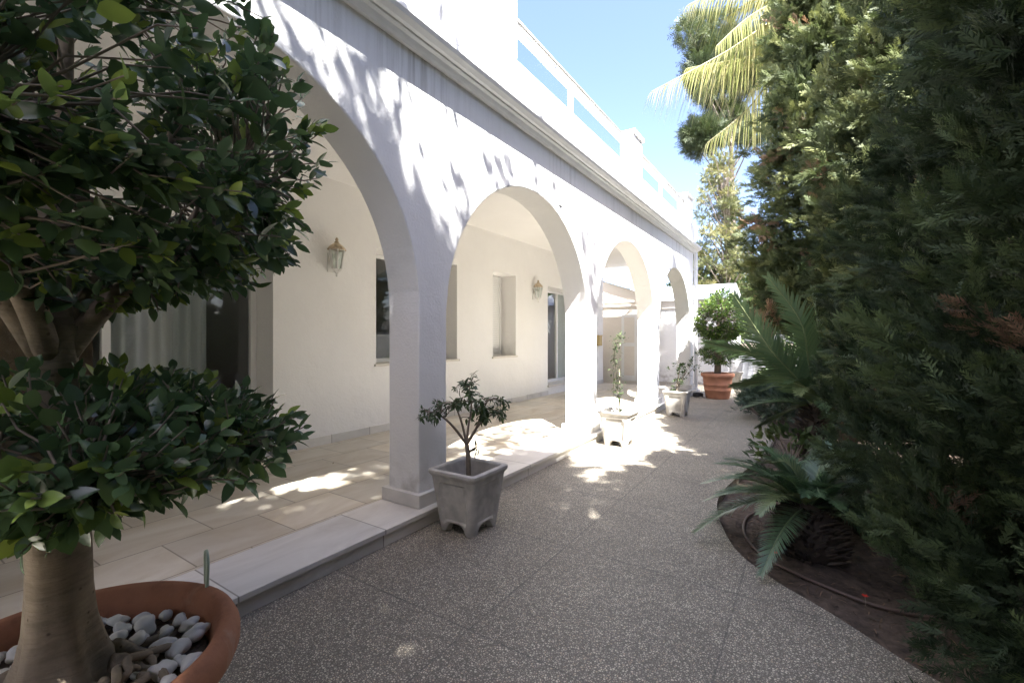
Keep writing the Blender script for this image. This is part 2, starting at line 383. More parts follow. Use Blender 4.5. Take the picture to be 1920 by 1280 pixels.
M['cypress'] = leafmat('cypress_foliage', [(0, (.042, .058, .024)), (.5, (.082, .102, .040)), (.84, (.16, .175, .068)), (.9, (.18, .115, .07)), (1, (.28, .18, .11))], .6, .18, spec=.25)
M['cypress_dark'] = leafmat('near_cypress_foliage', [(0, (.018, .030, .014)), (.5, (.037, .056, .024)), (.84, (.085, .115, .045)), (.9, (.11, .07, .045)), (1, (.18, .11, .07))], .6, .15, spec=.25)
M['cycad'] = leafmat('cycad_leaflet', [(0, (.055, .10, .055)), (.6, (.10, .16, .075)), (1, (.20, .24, .11))], .30, .15)
M['palm'] = leafmat('palm_leaflet', [(0, (.11, .145, .04)), (.5, (.20, .21, .07)), (1, (.34, .30, .15))], .4, .35)
M['pine'] = leafmat('pine_needle', [(0, (.035, .055, .022)), (1, (.09, .115, .04))], .6, .15)
M['cedar'] = leafmat('sparse_conifer_foliage', [(0, (.06, .075, .028)), (.6, (.13, .135, .05)), (1, (.24, .21, .09))], .6, .3)
M['bush'] = leafmat('shrub_leaf', [(0, (.03, .055, .02)), (.6, (.06, .095, .03)), (1, (.12, .15, .05))], .5, .25)
M['juniper'] = leafmat('juniper_foliage', [(0, (.03, .055, .035)), (1, (.09, .13, .08))], .6, .15)
M['litter'] = leafmat('dead_leaf', [(0, (.06, .04, .025)), (1, (.20, .13, .08))], .8, .1)
M['cone'] = simple('cycad_trunk', (.075, .055, .042), .9, noise=.4, nscale=30)

# ------------------------------------------------------------------ ground, path, porch floor
FL = .115
XW, XB = -2.38, -2.70          # arcade wall, outer and inner face
XR = -4.70                     # rear wall of the porch
g = MB(); g.quad((-120, -120, -.07), (120, -120, -.07), (120, 120, -.07), (-120, 120, -.07))
g.build('ground', M['soil']); tag(bpy.data.objects['ground'], kind='structure')
edge = [(1.15, -9), (1.15, -7), (1.15, -5), (1.15, -3), (1.15, -2), (1.14, -1.2), (1.13, -.5), (1.12, 0), (1.10, .45), (1.08, .9), (1.0, 1.55), (.80, 2.02), (.58, 2.28), (.336, 2.485), (.089, 2.717), (-.172, 2.927), (-.394, 3.202), (-.556, 3.65), (-.638, 4.053),
        (-.634, 4.451), (-.56, 5.1), (-.47, 5.7), (-.42, 6.4), (-.41, 7.3), (-.45, 7.94), (-.62, 8.6), (-.821, 9.09), (-1.0, 9.9), (-1.09, 10.96), (-1.1, 12), (-1.06, 13.0), (-1.04, 13.9), (-1.04, 16)]
def smooth_poly(P, n=5):
    P = np.array(P, float); out = []
    for i in range(len(P)-1):
        p0 = P[max(i-1, 0)]; p1 = P[i]; p2 = P[i+1]; p3 = P[min(i+2, len(P)-1)]
        for k in range(n):
            t = k/n
            out.append(.5*((2*p1)+(-p0+p2)*t+(2*p0-5*p1+4*p2-p3)*t*t+(-p0+3*p1-3*p2+p3)*t**3))
    out.append(P[-1]); return np.array(out)
ed = smooth_poly(edge)
pm = MB()
for (a, b) in zip(ed[:-1], ed[1:]):
    def lx(y): return -2.30 if y < 11.68 else -6.0
    pm.quad((lx(a[1]+1e-4), a[1], 0), (a[0], a[1], 0), (b[0], b[1], 0), (lx(a[1]+1e-4), b[1], 0))
    pm.quad((a[0], a[1], 0), (a[0], a[1], -.09), (b[0], b[1], -.09), (b[0], b[1], 0))
tag(pm.build('path', M['path'], merge=False), kind='structure')
fl = MB(); fl.box(-5.2, -2.74, -9, 11.70, -.05, FL)
tag(fl.build('porch_floor', M['marble']), kind='structure')
fe = MB(); fe.box(-2.74, -2.278, -9, 11.70, FL-.032, FL+.0); fe.box(-2.738, -2.30, -9, 11.69, -.05, FL-.032)
tag(fe.build('porch_step', M['edge'], bevel=.004, merge=False), kind='structure')

rng = np.random.default_rng(5); gx = np.arange(-1.3, 4.4, .032); gy = np.arange(-.5, 14.3, .045)
X_, Y_ = np.meshgrid(gx, gy); Z_ = np.full(X_.shape, -.062)
for q in range(26):
    fx, fy = rng.normal(0, 1, 2)*(6 if q < 8 else 34); Z_ += (.0045 if q < 8 else .0022)*np.sin(X_*fx+Y_*fy+rng.uniform(0, 6.3))
Z_ += rng.normal(0, .0035, Z_.shape)+.012*np.maximum(0, rng.normal(0, 1, Z_.shape)-1.9)
Z_ = np.where(X_ < np.interp(Y_, ed[:, 1], ed[:, 0])+.004, -.14, np.minimum(Z_, -.035)); ny, nx = X_.shape
id_ = np.arange(ny*nx).reshape(ny, nx); F_ = np.stack([id_[:-1, :-1], id_[:-1, 1:], id_[1:, 1:], id_[1:, :-1]], -1).reshape(-1, 4)
tag(np_mesh('planting_bed', np.stack([X_, Y_, Z_], -1).reshape(-1, 3), F_, M['soil'], None, None, True), kind='structure')

# ------------------------------------------------------------------ the villa
villa = thing('villa', 'white plastered villa with a row of round arches along its porch', 'house', (-3.5, 5, 0))
ARCH = [(-3.30, -.60, 1.56), (-.30, 2.40, 1.58), (2.70, 5.40, 1.50), (5.70, 8.40, 1.50), (8.70, 11.36, 1.48)]
TOP = 3.42; Y0, Y1 = -6.0, 11.68
aw = MB(); prev = Y0; zb = FL
def wallq(y0, y1, z0a, z1a, z0b, z1b):      # vertical strip on both faces
    aw.quad((XW, y0, z0a), (XW, y1, z0b), (XW, y1, z1b), (XW, y0, z1a))
    aw.quad((XB, y0, z0a), (XB, y0, z1a), (XB, y1, z1b), (XB, y1, z0b))
piers = []; psp = None
for (a, b, sp) in ARCH:
    lsp = psp if psp else sp; wallq(prev, a, zb, lsp, zb, sp); wallq(prev, a, lsp, TOP, sp, TOP); piers.append((prev, a, sp)); psp = sp
    c = (a+b)/2; R = (b-a)/2; n = 40
    pts = [(c-R*math.cos(PI*i/n), sp+R*math.sin(PI*i/n)) for i in range(n+1)]
    for (p, q) in zip(pts[:-1], pts[1:]):
        wallq(p[0], q[0], p[1], TOP, q[1], TOP)
        aw.add([(XW, p[0], p[1]), (XB, p[0], p[1]), (XB, q[0], q[1]), (XW, q[0], q[1])], [(0, 1, 2, 3)])
    aw.quad((XW, a, zb), (XB, a, zb), (XB, a, sp), (XW, a, sp)); aw.quad((XW, b, zb), (XB, b, zb), (XB, b, sp), (XW, b, sp))
    prev = b
wallq(prev, Y1, zb, ARCH[-1][2], zb, ARCH[-1][2]); wallq(prev, Y1, ARCH[-1][2], TOP, ARCH[-1][2], TOP); piers.append((prev, Y1, 1.5))
aw.quad((XW, Y1, zb), (XB, Y1, zb), (XB, Y1, TOP), (XW, Y1, TOP)); aw.quad((XW, Y0, zb), (XB, Y0, zb), (XB, Y0, TOP), (XW, Y0, TOP))
aw.build('arcade_wall', M['wall'], villa, bevel=.012)
for (a, b, sp) in piers[1:]:
    p = MB(); o = .038
    p.box(XB-o, XW+o, a-o, b+o, FL+.0015, FL+.098)
    p.build('plinth', M['skirt'], villa, bevel=.004)
# rear wall with openings (y0,y1,z0,z1)
OPEN = [(.55, 2.613, FL+.09, 2.42), (3.962, 5.579, 1.0, 2.50), (6.554, 7.304, 1.0, 2.52), (8.571, 10.35, FL+.20, 2.435)]
rw = MB(); XI = -5.08; CE = 3.20
def rwbox(y0, y1, z0, z1): rw.box(XI-.06, XR, y0, y1, z0, z1)
yy = -6.0
for (a, b, z0, z1) in OPEN:
    rwbox(yy, a, FL-.02, CE+.05); rwbox(a, b, FL-.02, z0); rwbox(a, b, z1, CE+.05); yy = b
rwbox(yy, 11.68, FL-.02, CE+.05)
rw.box(XR+.001, XB-.001, -.52, -.34, FL-.02, CE-.001)  # unseen cross wall added to cut the light entering the porch
rw.build('rear_wall', M['inner'], villa, merge=False)
ce = MB(); ce.box(XR-.38, XB, -6.0, 11.68, CE, CE+.20); ce.build('ceiling', M['inner'], villa)
rf = MB(); rf.box(-9.5, XB-.001, -6.0, 11.67, CE+.21, CE+.30); rf.build('roof_slab', M['roofwhite'], villa)
sk_ = MB(); yy = -6.0
for (a, b, z0, z1) in OPEN:
    if z0 < .6: sk_.box(XR-.002, XR+.016, yy, a, FL-.01, FL+.095); yy = b
sk_.box(XR-.002, XR+.016, yy, 11.67, FL-.01, FL+.095)
sk_.build('skirting', M['skirt'], villa, bevel=.002, merge=False)
# room behind
rm = MB(); rm.box(-8.2, XI-.07, -5.9, 11.6, FL-.01, CE+.1)
rmo = rm.build('room', M['dark'], villa)
bm = bmesh.new(); bm.from_mesh(rmo.data)
for f in [f for f in bm.faces if f.normal.x > .9]: bm.faces.remove(f)
bm.to_mesh(rmo.data); bm.free()
# windows
def frame_bars(m, x0, x1, y0, y1, z0, z1, t, mull=()):
    m.box(x0, x1, y0, y1, z0, z0+t); m.box(x0, x1, y0, y1, z1-t, z1)
    m.box(x0, x1, y0, y0+t, z0+t, z1-t); m.box(x0, x1, y1-t, y1, z0+t, z1-t)
    for y in mull: m.box(x0, x1, y-t/2, y+t/2, z0+t, z1-t)
def window(a, b, z0, z1, mull, sash=None):
    f = MB(); frame_bars(f, XI, XI+.05, a+.003, b-.003, z0+.003, z1-.003, .05, mull)
    fo = f.build('window', M['white'], villa, bevel=.003, merge=False)
    p = MB(); p.box(XI+.02, XI+.026, a+.05, b-.05, z0+.05, z1-.05); p.build('pane', M['glass'], fo)
    s_ = MB(); s_.box(XI+.051, XR+.035, a-.03, b+.03, z0-.028, z0+.004); s_.build('sill', M['edge'], fo, bevel=.004)
    return fo
w1 = window(*OPEN[1], (4.77,)); w2 = window(*OPEN[2], ())
sh = MB()
for i in range(42): z = 1.06+i*.034; sh.box(XI+.06, XI+.066, 6.58, 7.20, z, z+.031)
sh.box(XI+.055, XI+.085, 7.201, 7.225, 1.02, 2.50)
sh.build('shutter', M['white'], w2, merge=False)
def door(a, b, z0, z1, mull):
    f = MB(); frame_bars(f, XI, XI+.06, a+.003, b-.003, z0+.003, z1-.003, .06, mull)
    fo = f.build('door', M['white'], villa, bevel=.003, merge=False)
    p = MB(); p.box(XI+.02, XI+.026, a+.06, b-.06, z0+.06, z1-.06); p.build('pane', M['glass'], fo)
    t = MB(); t.box(XI+.061, XR+.05, a-.03, b+.02, z0-.03, z0+.004); t.build('threshold', M['edge'], fo, bevel=.004)
    return fo
d1 = door(*OPEN[0], (1.35,)); d2 = door(*OPEN[3], (9.62,))
def curtain(par, y0, y1, z0, z1, X, amp=.03, n=60, k=16):
    V = []; F = []
    for i in range(n+1):
        y = y0+(y1-y0)*i/n; x = X+amp*math.sin(k*PI*i/n)+amp*.4*math.sin(k*2.7*i/n)
        V += [(x, y, z0), (x, y, z1)]
    for i in range(n): F.append((2*i, 2*i+1, 2*i+3, 2*i+2))
    m = MB(); m.add(V, F, True); m.build('curtain', M['curtain'], par, merge=False)
curtain(d1, 1.38, 2.24, .25, 2.4, XI-.22); curtain(d2, 9.66, 10.3, .36, 2.4, XI-.03, .012)  # far door's curtain stands in for a bright reflection in its glass
wp = MB(); wp.box(XI-.12, XI-.08, .62, 1.30, .25, 2.36)
for i in range(5): wp.box(XI-.08, XI-.07, .66, 1.26, .32+i*.41, .66+i*.41)
wp.build('timber_leaf', M['wood'], d1, bevel=.004, merge=False)
# things glimpsed inside the first window: shelf cabinet
cb = MB(); cb.box(-6.3, -5.9, 3.9, 6.0, .12, 1.35); cb.box(-6.35, -5.85, 3.85, 6.05, 1.35, 1.39)
cb.build('cabinet', M['white'], villa, bevel=.004, merge=False)
# cornice: extruded profile (x outwards, z)
prof = [(XW-.01, 3.395), (XW+.035, 3.385), (XW+.05, 3.40), (XW+.066, 3.425), (XW+.088, 3.437), (XW+.09, 3.452), (XW+.118, 3.455), (XW+.15, 3.478), (XW+.163, 3.505), (XW+.163, 3.535), (XW+.02, 3.555), (XW-.01, 3.555)]
co = MB(); k = len(prof); ys = [Y0, Y1+.16]
V = [(x, y, z) for y in ys for (x, z) in prof]
co.add(V, [(i, (i+1) % k, k+(i+1) % k, k+i) for i in range(k)]+[tuple(range(k)), tuple(reversed(range(k, 2*k)))])
co.box(XB-.3, XW-.011, Y1+.003, Y1+.16, 3.395, 3.553)
co.build('cornice', M['cornice'], villa, merge=False)
XP = -2.345
pa = MB(); pa.box(-2.56, XP, Y0, Y1-.02, 3.556, 4.0); pa.build('parapet', M['wall'], villa, bevel=.01)
tw = MB(); tw.box(-2.56, XP, Y0, 3.675, 4.0005, 5.6); tw.build('upper_wall', M['wall'], villa, bevel=.01)
for (a, b) in ((7.10, 7.53), (10.86, 11.40)):
    m = MB(); m.box(-2.565, XP+.004, a, b, 4.0005, 4.585); pr_ = m.build('pier', M['wall'], villa, bevel=.006)
    m = MB(); m.box(-2.60, XP+.036, a-.035, b+.035, 4.586, 4.65); m.build('cap', M['white'], pr_, bevel=.01)
XG = -2.44
for (a, b, posts) in ((3.68, 7.095, (5.02,)), (7.535, 10.855, (9.0,))):
    m = MB(); m.tube([(XG+.02, a, 4.46), (XG+.02, b, 4.46)], .024, 10)
    bl = m.build('balustrade', M['steel'], villa)
    m = MB(); m.box(XG-.02, XG+.02, a, b, 4.35, 4.41)
    ys_ = [a+.03]+list(posts)+[b-.03]
    for y in posts: m.box(XG-.02, XG+.02, y-.035, y+.035, 4.0, 4.35)
    for y in [a+.9, b-.5]: m.box(XG+.0, XG+.03, y-.012, y+.012, 4.41, 4.44)
    m.build('frame', M['white'], bl, merge=False)
    bounds = [a]+list(posts)+[b]
    for y0, y1 in zip(bounds[:-1], bounds[1:]):
        m = MB(); m.box(XG-.004, XG+.004, y0+.04, y1-.04, 4.004, 4.349); m.build('pane', M['clear'], bl)
dp = MB(); dp.tube([(XW+.05, Y1+.05, .09), (XW+.05, Y1+.05, 3.39)], .042, 14)
dp.tube([(XW+.05, Y1+.05, .12), (XW+.08, Y1+.04, .06), (XW+.14, Y1+.02, .04)], .042, 12)
for z in (.6, 1.9, 3.0): dp.lathe([(.0, -.015), (.052, -.015), (.052, .015), (0, .015)], (XW+.05, Y1+.05, z), 14, False)
dp.build('downpipe', M['white'], villa, merge=False)
p = atx(1050, 378, XW); cpm = MB()
cpm.tube([(XW-.002, p[1], p[2]), (XW+.014, p[1], p[2])], .05, 20); cpm.build('wall_cap', M['white'], villa, bevel=.003)

# lanterns
def lantern(y, z, label, first=None):
    if first is not None:
        c = copy_tree(first); c.location = (XR, y, z); c['label'] = label; return c
    t = thing('wall_lantern', label, 'lantern', (0, 0, 0), 0, 'lanterns on the porch wall')
    n = 6; cx = .115
    def ring(r, zz): return [(cx+r*math.cos(2*PI*(i+.5)/n), r*math.sin(2*PI*(i+.5)/n), zz) for i in range(n)]
    top, bot = ring(.088, .085), ring(.052, -.135)
    f = MB()
    for i in range(n): f.tube([bot[i], top[i]], .010, 6)
    for rr in (top, bot):
        for i in range(n): f.tube([rr[i], rr[(i+1) % n]], .0075, 6)
    f.lathe([(.0, -.185), (.02, -.18), (.03, -.165), (.05, -.15), (.058, -.135), (0, -.13)], (cx, 0, 0), 6, False)
    f.lathe([(0, -.225), (.012, -.215), (.016, -.20), (.01, -.185)], (cx, 0, 0), 10)
    f.box(.0, .012, -.045, .045, -.16, .06); f.tube([(.01, 0, -.02), (.05, 0, -.10), (cx-.045, 0, -.14)], .011, 8)
    f.build('frame', M['lampwhite'], t, merge=False)
    gl = MB()
    for i in range(n):
        j = (i+1) % n; gl.add([bot[i], bot[j], top[j], top[i]], [(0, 1, 2, 3)])
    gl.build('pane', M['lampglass'], t)
    cpp = MB(); cpp.lathe([(.102, .082), (.106, .094), (.092, .112), (.066, .142), (.034, .165), (.022, .172)], (cx, 0, 0), 6, False)
    cpo = cpp.build('cap', M['brass'], t)
    fi = MB(); fi.lathe([(.022, .170), (.030, .178), (.014, .19), (.02, .205), (.014, .222), (0, .235)], (cx, 0, 0), 10); fi.build('finial', M['brass'], cpo)
    bu = MB(); bu.lathe([(0, -.07), (.016, -.065), (.016, -.02), (.03, .01), (.028, .04), (.012, .06), (0, .062)], (cx, 0, 0), 12); bu.build('bulb', M['bulb'], t)
    t.location = (XR, y, z); return t
l1 = lantern(3.297, 2.27, 'white wall lantern with brass cap beside the curtained glass door')
lantern(7.965, 2.27, 'white wall lantern with brass cap between the shuttered window and the far door', l1)
p = atx(1121, 638, XR)
mbx = MB(); mbx.box(XR, XR+.09, p[1]-.09, p[1]+.09, p[2]-.14, p[2]+.12)
mo = thing('mail_box', 'small ochre box fixed to the porch wall at its far end', 'box', (XR, p[1], p[2]-.14))
mbx.build('body', M['mail'], mo, bevel=.01)
mbl = MB(); mbl.box(XR, XR+.105, p[1]-.10, p[1]+.10, p[2]+.121, p[2]+.14); mbl.build('lid', M['mail'], mo, bevel=.005)

# ------------------------------------------------------------------ annexe, outbuilding and garden walls at the far end
an = thing('annex', 'beige annexe with a sloping white roof beyond the end of the porch', 'outbuilding', (-5.5, 13, 0))
m = MB(); YA = 12.3; XE = -3.78
m.add([(-8, YA, 0), (XE, YA, 0), (XE, YA, 2.52), (-8, YA, 4.0), (-8, 13.8, 0), (XE, 13.8, 0), (XE, 13.8, 2.52), (-8, 13.8, 4.0)],
      [(0, 1, 2, 3), (5, 4, 7, 6), (1, 5, 6, 2), (4, 0, 3, 7), (3, 2, 6, 7)])
m.build('wall', M['beige'], an)
m = MB(); m.add([(-8.1, YA-.14, 4.14), (XE+.2, YA-.14, 2.56), (XE+.2, 13.9, 2.56), (-8.1, 13.9, 4.14), (-8.1, YA-.14, 4.22), (XE+.2, YA-.14, 2.64), (XE+.2, 13.9, 2.64), (-8.1, 13.9, 4.22)],
      [(0, 1, 2, 3), (7, 6, 5, 4), (0, 4, 5, 1), (1, 5, 6, 2), (2, 6, 7, 3), (3, 7, 4, 0)]); m.build('roof', M['roofwhite'], an)
m = MB(); m.box(-8, XE+.01, YA-.035, YA-.002, 2.20, 2.24); m.box(-8, XE+.01, YA-.035, YA-.002, 2.31, 2.34); m.build('moulding', M['beige'], an, merge=False)
m = MB(); m.box(-4.4, -3.95, YA-.02, YA-.002, .15, 1.98); ad = m.build('door', M['white'], an, bevel=.004)
m = MB(); m.box(-4.32, -4.03, YA-.026, YA-.0205, .3, 1.1); m.box(-4.32, -4.03, YA-.026, YA-.0205, 1.2, 1.9); m.build('panel', M['beige'], ad, merge=False)
ob = thing('outbuilding', 'low white outbuilding with sloped roof closing the end of the path', 'outbuilding', (-3.4, 15, 0))
m = MB(); m.box(-6.5, -1.95, 14.1, 17, -.05, 2.2); m.build('wall', M['wall'], ob, bevel=.01)
m = MB(); m.box(-6.5, -1.93, 14.06, 17.03, 2.202, 2.44); m.build('fascia', M['beige'], ob, bevel=.01)
m = MB(); m.add([(-6.6, 13.98, 2.445), (-1.88, 13.98, 2.445), (-1.88, 17.1, 2.445), (-6.6, 17.1, 2.445), (-6.6, 15.4, 3.0), (-1.88, 15.4, 3.0)],
      [(0, 1, 2, 3), (0, 4, 5, 1), (3, 2, 5, 4), (0, 3, 4), (1, 5, 2)]); m.build('roof', M['roofwhite'], ob)
gw = thing('garden_wall', 'low white garden wall at the end of the path', 'wall', (1, 14.6, 0))
m = MB(); m.box(-1.9, 6, 14.5, 14.7, -.05, .85); m.build('body', M['wall'], gw, bevel=.01)
m = MB(); m.box(-1.9, 6, 14.46, 14.74, .851, .90); m.build('coping', M['white'], gw, bevel=.01)
p = atz(1402, 722, 0)
gp = thing('gate_post', 'grey square post in front of the low end wall', 'post', (p[0], p[1], 0))
m = MB(); m.box(p[0]-.13, p[0]+.13, p[1]-.13, p[1]+.13, -.02, .72); m.build('shaft', M['greybin'], gp, bevel=.01)
m = MB(); m.box(p[0]-.15, p[0]+.15, p[1]-.15, p[1]+.15, .721, .76); m.build('cap', M['greybin'], gp, bevel=.01)
bw = thing('boundary_wall', 'pale boundary wall glimpsed between the cypresses', 'wall', (4.6, 4, 0))
m = MB(); m.box(4.6, 4.8, -8, 14.4, -.08, 2.0); m.build('body', M['inner'], bw, bevel=.01)
m = MB(); m.box(4.56, 4.84, -8, 14.4, 2.001, 2.06); m.build('coping', M['white'], bw, bevel=.01)

# ------------------------------------------------------------------ square footed pots
def rrect(hw, r, n=5):
    out = []
    for cx, cy, a0 in ((1, 1, 0), (-1, 1, PI/2), (-1, -1, PI), (1, -1, 1.5*PI)):
        for i in range(n+1):
            a = a0+PI/2*i/n; out.append((cx*(hw-r)+r*math.cos(a), cy*(hw-r)+r*math.sin(a)))
    return out
def square_pot(loc, material, label, rz=0, hgt=.43, top=.21, base=.145):
    t = thing('square_planter', label, 'plant pot', (0, 0, 0), 0, 'square footed planters along the step')
    m = MB(); n = 20; K = 4*n
    def loop(hw, r, z, arch=0):
        P = []                                   # K points, walking the four sides so feet and panels can be cut
        for s_ in range(4):
            for i in range(n):
                u = -1+2*i/n; x, y = hw, u*hw
                # rounded corner
                ax, ay = abs(x), abs(y)
                if ax > hw-r and ay > hw-r:
                    dx, dy = ax-(hw-r), ay-(hw-r); d = math.hypot(dx, dy)
                    if d > 1e-9: q = r/max(d, r) ; dx, dy = dx*q, dy*q
                    x = math.copysign(hw-r+dx, x); y = math.copysign(hw-r+dy, y)
                zz = z
                if arch and abs(u) < .62: zz = z+arch*(1-(abs(u)/.62)**4)
                ins = 0
                a = PI/2*s_; P.append((x, y, zz, u, s_))
        return P
    def place(P, inset=None):
        out = []
        for (x, y, z, u, s_) in P:
            if inset: x -= inset(u, z)
            a = PI/2*s_; out.append((x*math.cos(a)-y*math.sin(a), x*math.sin(a)+y*math.cos(a), z))
        return out
    def hw_at(z): return base+(top-.012-base)*(z/hgt)**1.0
    rows = []
    def panel(u, z):                              # shallow recessed panel with an arched upper corner, down to the feet
        zt = hgt*.80-(.03 if abs(u) > .5 else 0)
        return .012 if abs(u) < .66 and z < zt and z > 0.0 else 0
    zs = [0, .02, .05, .085, .13, .2, .27, hgt*.76, hgt*.79, hgt*.82, hgt*.88]
    for z in zs:
        rows.append(place(loop(hw_at(z), .03, z, .065*(1-z/.085) if z < .085 else 0), panel if z >= .085 else None))
    rows.append(place(loop(top-.004, .03, hgt*.93)))
    rows.append(place(loop(top, .03, hgt*.95))); rows.append(place(loop(top, .03, hgt*.99))); rows.append(place(loop(top-.006, .028, hgt)))
    rows.append(place(loop(top-.034, .02, hgt))); rows.append(place(loop(top-.042, .02, hgt-.01))); rows.append(place(loop(top-.075, .02, hgt*.42)))
    V = [p for r in rows for p in r]
    F = [(i*K+j, i*K+(j+1) % K, (i+1)*K+(j+1) % K, (i+1)*K+j) for i in range(len(rows)-1) for j in range(K)]
    m.add(V, F, False)
    # underside closing the arches
    m.add(place(loop(base-.03, .02, .075)), [tuple(range(K))])
    m.add(rows[0]+place(loop(base-.035, .02, 0, .065)), [(j, K+j, K+(j+1) % K, (j+1) % K) for j in range(K)])
    po = m.build('body', material, t, bevel=0)
    s_ = MB(); s_.add(place(loop(top-.07, .02, hgt*.50)), [tuple(range(K))]); s_.build('soil', M['pot_soil'], t)
    t.location = loc; t.rotation_euler = (0, 0, rz); t['_loc'] = tuple(loc); return t
P1 = (-2.04, 2.55, 0); P2 = (-2.02, 5.55, 0); q = atz(1270, 778, 0); P3 = (float(q[0]), float(q[1]), 0)
square_pot(P1, M['concrete'], 'grey concrete square planter holding the little citrus tree')
square_pot(P2, M['whitepot'], 'whitewashed square planter with the thin climbing plant')
square_pot(P3, M['whitepot'], 'whitewashed square planter with a leafy shrub near the downpipe')
q = atz(1376, 727, 0); square_pot((float(q[0]), float(q[1]), 0), M['whitepot'], 'whitewashed square planter standing behind the terracotta tub')

# ------------------------------------------------------------------ foliage builders
def leaves_on(tips, dirs, rng, per, length, spread, young=.15, back=.10, jitter=.25):
    """per leaves along the last bit of every twig"""
    n = len(tips); pos = []; dd = []; sc = []; ti = []
    for i in range(n):
        d = dirs[i]; a = np.array([0, 0, 1.]) if abs(d[2]) < .9 else np.array([1., 0, 0])
        u = unit(np.cross(d, a)); w = np.cross(d, u); ph = rng.uniform(0, 6.28)
        yg = rng.uniform() < young
        for k in range(per):
            f = k/per; ang = ph+k*2.4
            out = u*math.cos(ang)+w*math.sin(ang)
            e = spread*(1.15-.75*f)
            v = d*math.cos(e)+out*math.sin(e)+rng.normal(0, jitter, 3)*.5
            v[2] -= .12*(1-f)
            pos.append(tips[i]-d*back*(1-f)); dd.append(v); sc.append(length*rng.uniform(.5, 1.22)*(1-.35*f))
            ti.append(min(1, (rng.uniform(0, .62) if not yg or f < .45 else rng.uniform(.7, 1.0))))
    return np.array(pos), np.array(dd), np.array(sc), np.array(ti)

def twig_net(m, starts, tips, rng, r0=.006, r1=.0018, sag=.04, n=4):
    for s_, t in zip(starts, tips):
        L = np.linalg.norm(t-s_); mid = [s_+(t-s_)*k/n+rng.normal(0, .05*L, 3)*math.sin(PI*k/n)+np.array([0, 0, sag*L*math.sin(PI*k/n)]) for k in range(n+1)]
        m.tube(mid, [r0+(r1-r0)*k/n for k in range(n+1)], 4, False)

def dome_tips(rng, n, c, rx, up, dn, inner=.55, hole=None):
    out = []
    while len(out) < n:
        v = unit(rng.normal(0, 1, 3)); k = rng.uniform(inner**3, 1)**(1/3)
        k *= 1+.10*math.sin(5*v[0]+3*v[2]+1)*math.cos(4*v[1]-2*v[2])
        p = np.array([v[0]*rx, v[1]*rx, v[2]*(up if v[2] > 0 else dn)])*k
        if hole and math.hypot(p[0], p[1]) < hole*rx and rng.uniform() < .8: continue
        out.append(np.array(c)+p)
    return np.array(out)

# ------------------------------------------------------------------ the big ficus and its terracotta pot
FC = np.array([-1.63, .346, 0.])
tp = thing('terracotta_pot', 'wide terracotta pot with rolled rim under the big ficus', 'plant pot', tuple(FC))
m = MB(); m.lathe([(0, 0), (.27, 0), (.285, .02), (.30, .10), (.325, .24), (.338, .36), (.342, .395), (.372, .41), (.392, .43), (.402, .455), (.402, .485), (.392, .508), (.375, .518), (.352, .512), (.338, .49), (.33, .46), (.325, .40), (.31, .36)], FC, 72)
m.lathe([(.327, .225), (.334, .235), (.337, .25), (.331, .262)], FC, 72)
m.build('body', M['terracotta'], tp, merge=False)
m = MB(); m.lathe([(0.001, .435), (.1, .435), (.2, .43), (.322, .42)], FC, 40); m.build('soil', M['pot_soil'], tp)
rng = np.random.default_rng(7); rnd = random.Random(7)
ft = thing('ficus_tree', 'tall clipped ficus with two leafy tiers and a thick bare trunk', 'tree', tuple(FC+np.array([0, 0, .40])))
lean = np.array([.012, -.008, 0])
tr = MB()
base = FC+np.array([-.005, .0, 0])
zs = [.36, .42, .47, .53, .60, .70, .82, .95, 1.08, 1.20, 1.30, 1.38]
rs = [.150, .122, .098, .082, .071, .064, .061, .057, .051, .047, .047, .053]
n = 28; V = []
for i, (z, r) in enumerate(zip(zs, rs)):
    for j in range(n):
        a = 2*PI*j/n; fl_ = max(0, (.68-z)/.26)
        rr = r*(1+.20*fl_*math.sin(5*a+.6)+.06*math.sin(3*a+z*5)+.025*math.sin(9*a+z*11)+.02*math.sin(2*a-z*17))
        V.append(base+lean*(z-.4)*2+np.array([rr*math.cos(a), rr*math.sin(a), z]))
tr.add(V, [(i*n+j, i*n+(j+1) % n, (i+1)*n+(j+1) % n, (i+1)*n+j) for i in range(len(zs)-1) for j in range(n)], True)
tr.build('trunk', M['bark'], ft)
rt = MB()
for k in range(8):
    a = 2*PI*k/8+rnd.uniform(-.25, .25); L = rnd.uniform(.14, .24); pts = []
    for i in range(7):
        t = i/6; aa = a+.7*math.sin(t*3+k)*t
        pts.append(FC+np.array([math.cos(aa)*(.11+L*.8*t), math.sin(aa)*(.11+L*.8*t), .47-.06*t+.015*math.sin(t*6+k)]))
    rt.tube(pts, [.022, .020, .017, .014, .012, .010, .006], 9)
for k in range(30):                          # knot of thin roots on the camera side
    a = rnd.uniform(-.75, 1.0); a2 = a+rnd.uniform(-.9, .9); r0, r1 = rnd.uniform(.12, .20), rnd.uniform(.13, .24); zz = rnd.uniform(.435, .475)
    pts = [FC+np.array([math.cos(a+(a2-a)*t)*(r0+(r1-r0)*t+.02*math.sin(9*t+k)), math.sin(a+(a2-a)*t)*(r0+(r1-r0)*t+.02*math.sin(9*t+k)), zz+.03*math.sin(PI*t)-.02*t]) for t in (0, .2, .4, .6, .8, 1)]
    rt.tube(smooth_poly(pts, 3), np.interp(np.linspace(0, 1, 16), [0, .3, .7, 1], [.006, .0105, .010, .005]), 8)
rt.tube(smooth_poly([FC+np.array([.10, .12, .45]), FC+np.array([.18, .16, .455]), FC+np.array([.26, .13, .44]), FC+np.array([.31, .08, .42])], 4), np.linspace(.013, .008, 13), 8)
rt.build('root', M['bark'], ft, merge=False)
lm = MB(); limb_pts = []
top0 = base+lean*2+np.array([0, 0, 1.34])
